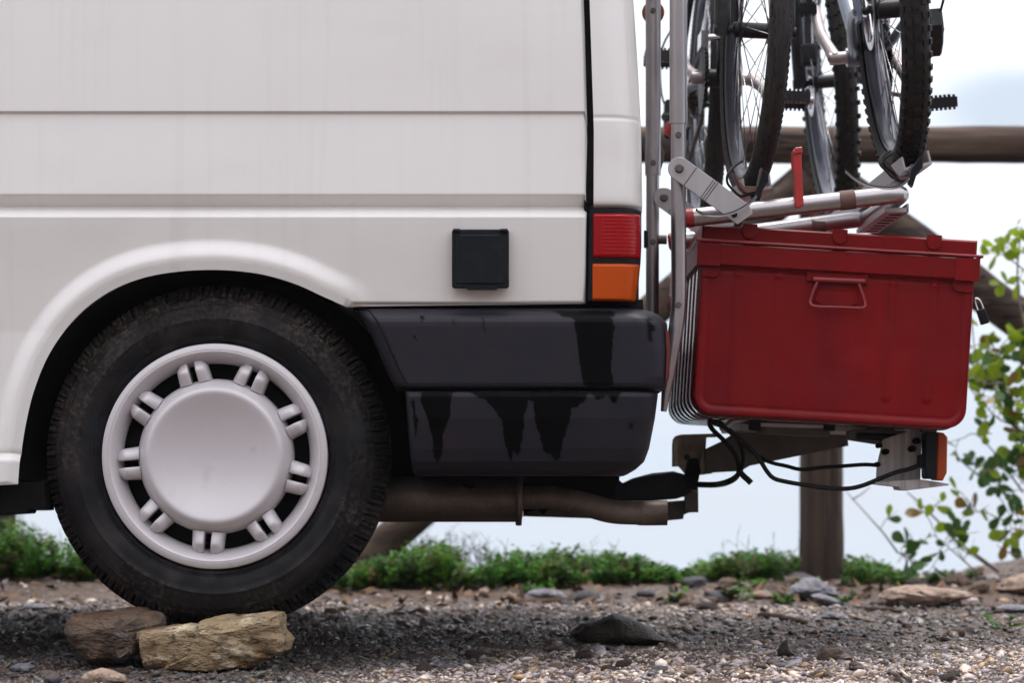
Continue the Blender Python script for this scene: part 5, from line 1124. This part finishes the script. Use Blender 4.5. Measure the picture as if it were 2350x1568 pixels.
# ------------------------------------------------------------------ weeds along the edge
def weeds(name, tufts, seed, mat_=None):
    """tufts: (x, y, base z, height, spread, count)"""
    g = np.random.default_rng(seed); V = []; F = []; Cc = []
    for (x, y, z, h, sp, cnt, hue) in tufts:
        for _ in range(cnt):
            az = g.uniform(0, 6.283); out = sp * g.uniform(0.15, 1.0); hh = h * g.uniform(0.35, 1.0)
            p0 = np.array([x + g.normal(0, sp * .25), y + g.normal(0, sp * .25), z - 0.005])
            dirh = np.array([math.cos(az), math.sin(az), 0]); tip = p0 + dirh * out + np.array([0, 0, hh]); mid = (p0 + tip) / 2 + np.array([0, 0, hh * .22])
            base = np.array([0.046, 0.140, 0.016]) * g.uniform(.3, 1.7); base = base * np.array([1 + hue, 1, 1])
            if g.random() < .10: base = np.array([.17, .12, .055]) * g.uniform(.4, 1.2)
            # stem with pairs of small leaflets
            nl = 5
            for j in range(nl):
                t = 0.3 + 0.7 * j / (nl - 1); pp = p0 * (1 - t) ** 2 + 2 * mid * t * (1 - t) + tip * t ** 2
                for sgn in (-1, 1):
                    la = az + sgn * g.uniform(.5, 1.4); ln = g.uniform(.014, .032) * (1.15 - .4 * t); lw = ln * g.uniform(.22, .4)
                    d1 = np.array([math.cos(la), math.sin(la), g.uniform(-.2, .8)]); d1 /= np.linalg.norm(d1); sd = np.cross(d1, [0, 0, 1.0]) + g.normal(0, .3, 3); sd /= np.linalg.norm(sd)
                    b = len(V); V += [pp, pp + d1 * ln * .5 + sd * lw, pp + d1 * ln, pp + d1 * ln * .5 - sd * lw]; F.append((b, b + 1, b + 2, b + 3)); Cc += [base * g.uniform(.8, 1.25)] * 4
            sd = np.cross(dirh, [0, 0, 1.0]) * .0012; b = len(V); V += [p0 - sd, p0 + sd, mid + sd, mid - sd, tip]; F += [(b, b + 1, b + 2, b + 3), (b + 3, b + 2, b + 4)]; Cc += [base * .8] * 5
    o = mesh_obj(name, V, F, mat_ or M['weed'], angle=180)
    col = np.ones((len(V), 4)); col[:, :3] = np.array(Cc); a = o.data.color_attributes.new('Col', 'FLOAT_COLOR', 'POINT'); a.data.foreach_set('color', col.ravel().astype(np.float32))
    o['kind'] = 'stuff'; return o
TOP = [(-200, 1190), (0, 1195), (60, 1202), (130, 1225), (200, 1250), (700, 1300), (830, 1292), (900, 1262), (1000, 1245), (1100, 1272), (1150, 1262), (1250, 1252), (1350, 1260), (1450, 1276), (1530, 1300), (1562, 1326), (1600, 1285), (1700, 1270), (1800, 1254), (1880, 1262), (1950, 1270), (2010, 1290), (2060, 1316), (2150, 1325), (2300, 1325)]
g = np.random.default_rng(5); tf = []
for _ in range(1250):
    px = g.uniform(-200, 2080); y = g.uniform(2.42 + 0.22 * sstep(1000, 1600, px), 3.25)
    if float(vnoise(np.array([px / 55.0]), np.array([y * 3.0]), 12)[0]) < 0.30: continue
    if 240 < px < 700: continue
    top = np.interp(px, [p[0] for p in TOP], [p[1] for p in TOP]); p = W(px, top, y); z = gz(p.x, y); h = p.z - z
    if h < 0.012 or (1800 < px < 1970 and y < 3.1): continue
    tf.append((p.x, y, z, h * g.uniform(.55, 1.16), 0.030 + .02 * g.random(), int(g.integers(7, 13)), g.uniform(-.1, .5)))
for px, py, n in ((60, 1300, 6), (100, 1310, 6), (120, 1290, 5), (20, 1290, 5), (1015, 1335, 6), (990, 1335, 5), (1120, 1330, 4), (1300, 1325, 5), (1430, 1330, 5), (1500, 1335, 4), (1240, 1362, 6), (1215, 1366, 5), (1850, 1375, 5), (1870, 1360, 5), (1720, 1352, 4), (1780, 1388, 4), (1560, 1385, 4), (1680, 1374, 4), (2150, 1340, 6), (2190, 1338, 6), (2230, 1330, 5), (1915, 1392, 3), (2292, 1450, 2), (1960, 1300, 8), (1990, 1310, 8)):
    for _ in range(2):
        y = float(np.clip(y_at(px, py), 0.0, 3.0)); p = W(px + g.uniform(-20, 20), py, y); z = gz(p.x, y); tf.append((p.x, y, z, g.uniform(.02, .045), 0.035, n, g.uniform(-.1, .4)))
weeds('weeds', tf, 6)
# dry stalks over the weeds
st = MB(); g = np.random.default_rng(9)
for px, n in ((960, 8), (1060, 16), (1090, 14), (1120, 10), (1000, 10), (40, 8), (100, 10), (130, 6), (880, 8), (1395, 4), (1700, 5), (1800, 4)):
    for _ in range(n):
        y = g.uniform(2.5, 3.1); p = W(px + g.uniform(-35, 35), 1300, y); z = gz(p.x, y); h = g.uniform(.08, .15); lean = g.uniform(-.05, .05)
        st.tube([(p.x, y, z), (p.x + lean * .5, y, z + h * .5), (p.x + lean, y, z + h)], [.0012, .001, .0007], 4)
        for s_ in range(3):
            t = g.uniform(.5, 1); q = Vector((p.x + lean * t, y, z + h * t)); st.tube([q, q + Vector((g.uniform(-.03, .03), 0, g.uniform(.005, .03)))], .0007, 4)
o = st.build('dry_stalks', M['stick']); o['kind'] = 'stuff'

# dry leaves and bits on the bank
g = np.random.default_rng(91); V = []; F = []
for _ in range(900):
    x = g.uniform(-1.6, 2.0); y = float(np.clip(g.normal(2.35, .28), 1.75, 3.1)); z = gz(x, y) + 0.004; L_ = g.uniform(.008, .028); w = L_ * g.uniform(.2, .45); a_ = g.uniform(0, 6.28); t_ = g.normal(0, .4)
    d1 = np.array([math.cos(a_), math.sin(a_), t_]) * L_; sd = np.array([-math.sin(a_), math.cos(a_), g.normal(0, .5)]) * w; p = np.array([x, y, z]); b = len(V)
    V += [p - d1, p - sd + [0, 0, .004], p + d1 + [0, 0, abs(t_) * L_], p + sd + [0, 0, .004]]; F += [(b, b + 1, b + 2), (b, b + 2, b + 3)]
o = mesh_obj('leaf_litter', V, F, mat('dry_leaves', (0.17, 0.095, 0.05), 0.7, spec=0.2, vary=[((0.07, 0.04, 0.025), 6, 0.4, 0.62, 0.85), ((0.30, 0.21, 0.13), 9, 0.55, 0.7, 0.8)]), angle=180); o['kind'] = 'stuff'

# ------------------------------------------------------------------ shrub at the right
YS = 2.75
shrub = thing('leafy_shrub', 'shrub with rounded green leaves on thin stems beside the fence', 'shrub', W(2330, 1330, YS))
def z52(p): return [(1546.7 + a * 0.4023, 937.4 + b * 0.4023) for a, b in p]
BR = [z52(p) for p in ([(1850, 935), (1740, 850), (1600, 750), (1520, 660), (1400, 540), (1330, 480)], [(1280, 830), (1200, 720), (1130, 640), (1040, 540), (970, 460)], [(1020, 520), (1070, 490), (1120, 450)], [(1990, 480), (1920, 380), (1850, 280), (1725, 150), (1650, 170), (1570, 195)], [(1850, 935), (1760, 880), (1640, 800), (1560, 740)], [(1720, 930), (1640, 860), (1560, 790), (1500, 740)], [(1990, 640), (1880, 640), (1790, 600), (1700, 590)], [(1590, 250), (1650, 310), (1740, 390), (1830, 470), (1900, 580), (1960, 700)], [(1990, 850), (1900, 820), (1840, 780)], [(1290, 830), (1340, 860), (1380, 940)])]
BR += [[(2420, 1300), (2380, 1150), (2340, 1000), (2310, 900), (2290, 820), (2270, 780)], [(2440, 1300), (2420, 1000), (2390, 850), (2350, 740), (2335, 640), (2340, 560), (2345, 520)], [(2350, 620), (2325, 600), (2300, 585), (2268, 572)], [(2345, 545), (2325, 530)], [(2300, 880), (2260, 880), (2232, 860), (2222, 835)], [(2335, 980), (2290, 960), (2250, 920), (2224, 890)], [(2400, 1180), (2360, 1120), (2300, 1060)], [(2225, 700), (2232, 760), (2240, 830)]]
pts_all = []
for i, b in enumerate(BR):
    q = crom([W(x, y, YS + 0.12 * math.sin(i * 2.1) + 0.02 * j) for j, (x, y) in enumerate(b)], 6)
    r0 = 0.0055 if i in (0, 10, 11) else 0.003
    MB().tube(q, [r0 * (1 - 0.7 * j / len(q)) for j in range(len(q))], 6).build('branch', M['bark'], shrub); pts_all += [(i, p) for p in q]
def leaf_mesh(seed, m_):
    g = np.random.default_rng(seed); L_, w = 1.0, 0.33 * g.uniform(.9, 1.15); V = []; F = []
    prof = [(0, .02), (.12, .16), (.3, .33), (.5, .46), (.68, .50), (.85, .38), (.96, .16), (1, .02)]
    fold = g.uniform(.1, .3); bend = g.uniform(-.25, .25)
    for t, ww in prof:
        z = bend * t * t; V += [(t, -ww * w * 2, z + fold * ww * w), (t, 0, z), (t, ww * w * 2, z + fold * ww * w)]
    F = grid_faces(len(prof), 3); me = bpy.data.meshes.new('leaf'); me.from_pydata(V, [], F); me.materials.append(m_); me.shade_smooth(); return me
LM = [leaf_mesh(i, M['leaf'] if i < 4 else M['leaf_lime'] if i < 6 else M['leaf_yellow']) for i in range(8)]
CL0 = [(2070, 1185, 3, 18), (2105, 1172, 4, 22), (2080, 1245, 3, 18), (2130, 1235, 1, 6), (2110, 1255, 2, 12), (2200, 1190, 9, 34), (2215, 1225, 9, 30), (2085, 1285, 8, 26), (2105, 1300, 3, 15), (2160, 1280, 3, 16), (2125, 1310, 2, 12), (2190, 1125, 2, 12), (2200, 1155, 3, 14), (2228, 1168, 2, 10), (2185, 1035, 3, 14), (2265, 1082, 7, 26), (2245, 1085, 3, 14), (2300, 1120, 9, 30), (2330, 1060, 13, 32), (2320, 1000, 10, 32), (2345, 940, 14, 34), (2310, 900, 15, 38), (2285, 850, 12, 32), (2330, 830, 14, 34), (2345, 780, 12, 30), (2300, 790, 9, 26), (2255, 850, 6, 20), (2245, 890, 5, 18), (2262, 930, 6, 22), (2232, 870, 3, 12), (2260, 980, 5, 18), (2225, 800, 2, 8), (2330, 1180, 8, 24), (2310, 1235, 6, 22), (2345, 1250, 4, 20), (2278, 575, 3, 9), (2302, 582, 3, 9), (2330, 540, 3, 10), (2345, 575, 6, 16), (2345, 640, 5, 18), (2235, 740, 1, 4), (2215, 1265, 3, 16), (2260, 1170, 1, 8), (2150, 1160, 3, 16), (2380, 900, 12, 36), (2390, 1000, 10, 36), (2380, 1100, 8, 36)]
g = np.random.default_rng(21); nleaf = 0
CL = [(a, b, int(n * (1.5 if a > 2215 else 1.1) + .5), c) for a, b, n, c in CL0 if a < 2365] + [q for q in CL0 if q[0] >= 2365]
REST = MB(); nleaf = [0]
BP = [p for _, p in pts_all]; twig = MB()
def add_leaf(p, dirn, i, L_):
    up = Vector((g.normal(0, .5), g.normal(-.5, .6), g.normal(.5, .5))); z_ = (up - dirn * up.dot(dirn)).normalized(); y_ = z_.cross(dirn)
    R3 = Matrix((dirn, y_, z_)).transposed(); nleaf[0] += 1
    if nleaf[0] > 300:
        REST.add([p + R3 @ (v.co * L_) for v in LM[i].vertices], [tuple(q.vertices) for q in LM[i].polygons]); return
    o = bpy.data.objects.new('leaf', LM[i]); C.objects.link(o); o.parent = shrub; o.scale = (L_, L_, L_); o.location = p - origin_of(shrub)
    o.rotation_euler = R3.to_euler()
for cx_, cy_, n, sp in CL:
    c0 = W(cx_, cy_, YS + g.normal(0, .05)); left = n
    while left > 0:
        m_ = min(left, int(g.integers(3, 6))); left -= m_
        tip = c0 + Vector((g.normal(0, sp * .55) * K(YS), g.normal(0, .05), g.normal(0, sp * .55) * K(YS)))
        b0 = min(BP, key=lambda q: (q - tip).length); dv = tip - b0
        if dv.length < 0.03: tip = b0 + Vector((g.normal(0, 1), g.normal(0, .5), abs(g.normal(0, 1)))).normalized() * 0.05; dv = tip - b0
        mid = b0.lerp(tip, .5) + Vector((0, 0, dv.length * .12)); pts = [b0, mid, tip]; twig.tube(crom(pts, 4), [.0014] * 8 + [.0008], 4)
        for k_ in range(m_):
            t_ = 1.0 if k_ == 0 else max(0.25, 1 - k_ * g.uniform(.14, .26)); pp = b0 * (1 - t_) ** 2 + mid * 2 * t_ * (1 - t_) + tip * t_ ** 2
            side = 1 if k_ % 2 else -1; d_ = dv.normalized(); sd_ = d_.cross(Vector((0, 1, 0))).normalized() * side
            di = (d_ * (1.0 if k_ == 0 else .5) + sd_ * (0 if k_ == 0 else .9) + Vector((g.normal(0, .25), g.normal(0, .35), g.normal(0, .25)))).normalized()
            q_ = g.random(); hi = cy_ < 1060 and cy_ > 700; i = int(g.integers(6, 8)) if q_ < .08 else int(g.integers(4, 6)) if q_ < (.62 if hi else .25) else int(g.integers(0, 4))
            add_leaf(pp, di, i, g.uniform(.030, .054))
o = twig.build('twigs', M['bark'], shrub); o['kind'] = 'stuff'
if REST.v: o = mesh_obj('leaves', REST.v, REST.f, M['leaf_lime'], shrub, 180); o['kind'] = 'stuff'
print('LEAVES', nleaf)
# ------------------------------------------------------------------ sea haze
hz = MB().box((0, 0, -18), 9000, 9000, 23.0).build('haze', None); hz['kind'] = 'stuff'
hm = bpy.data.materials.new('sea_haze'); hm.use_nodes = True; t = hm.node_tree; t.nodes.clear()
pv = t.nodes.new('ShaderNodeVolumePrincipled'); pv.inputs['Color'].default_value = (0.72, 0.78, 0.84, 1); pv.inputs['Density'].default_value = 0.0006; pv.inputs['Anisotropy'].default_value = 0.0
ou = t.nodes.new('ShaderNodeOutputMaterial'); t.links.new(pv.outputs[0], ou.inputs['Volume']); hz.data.materials.append(hm)
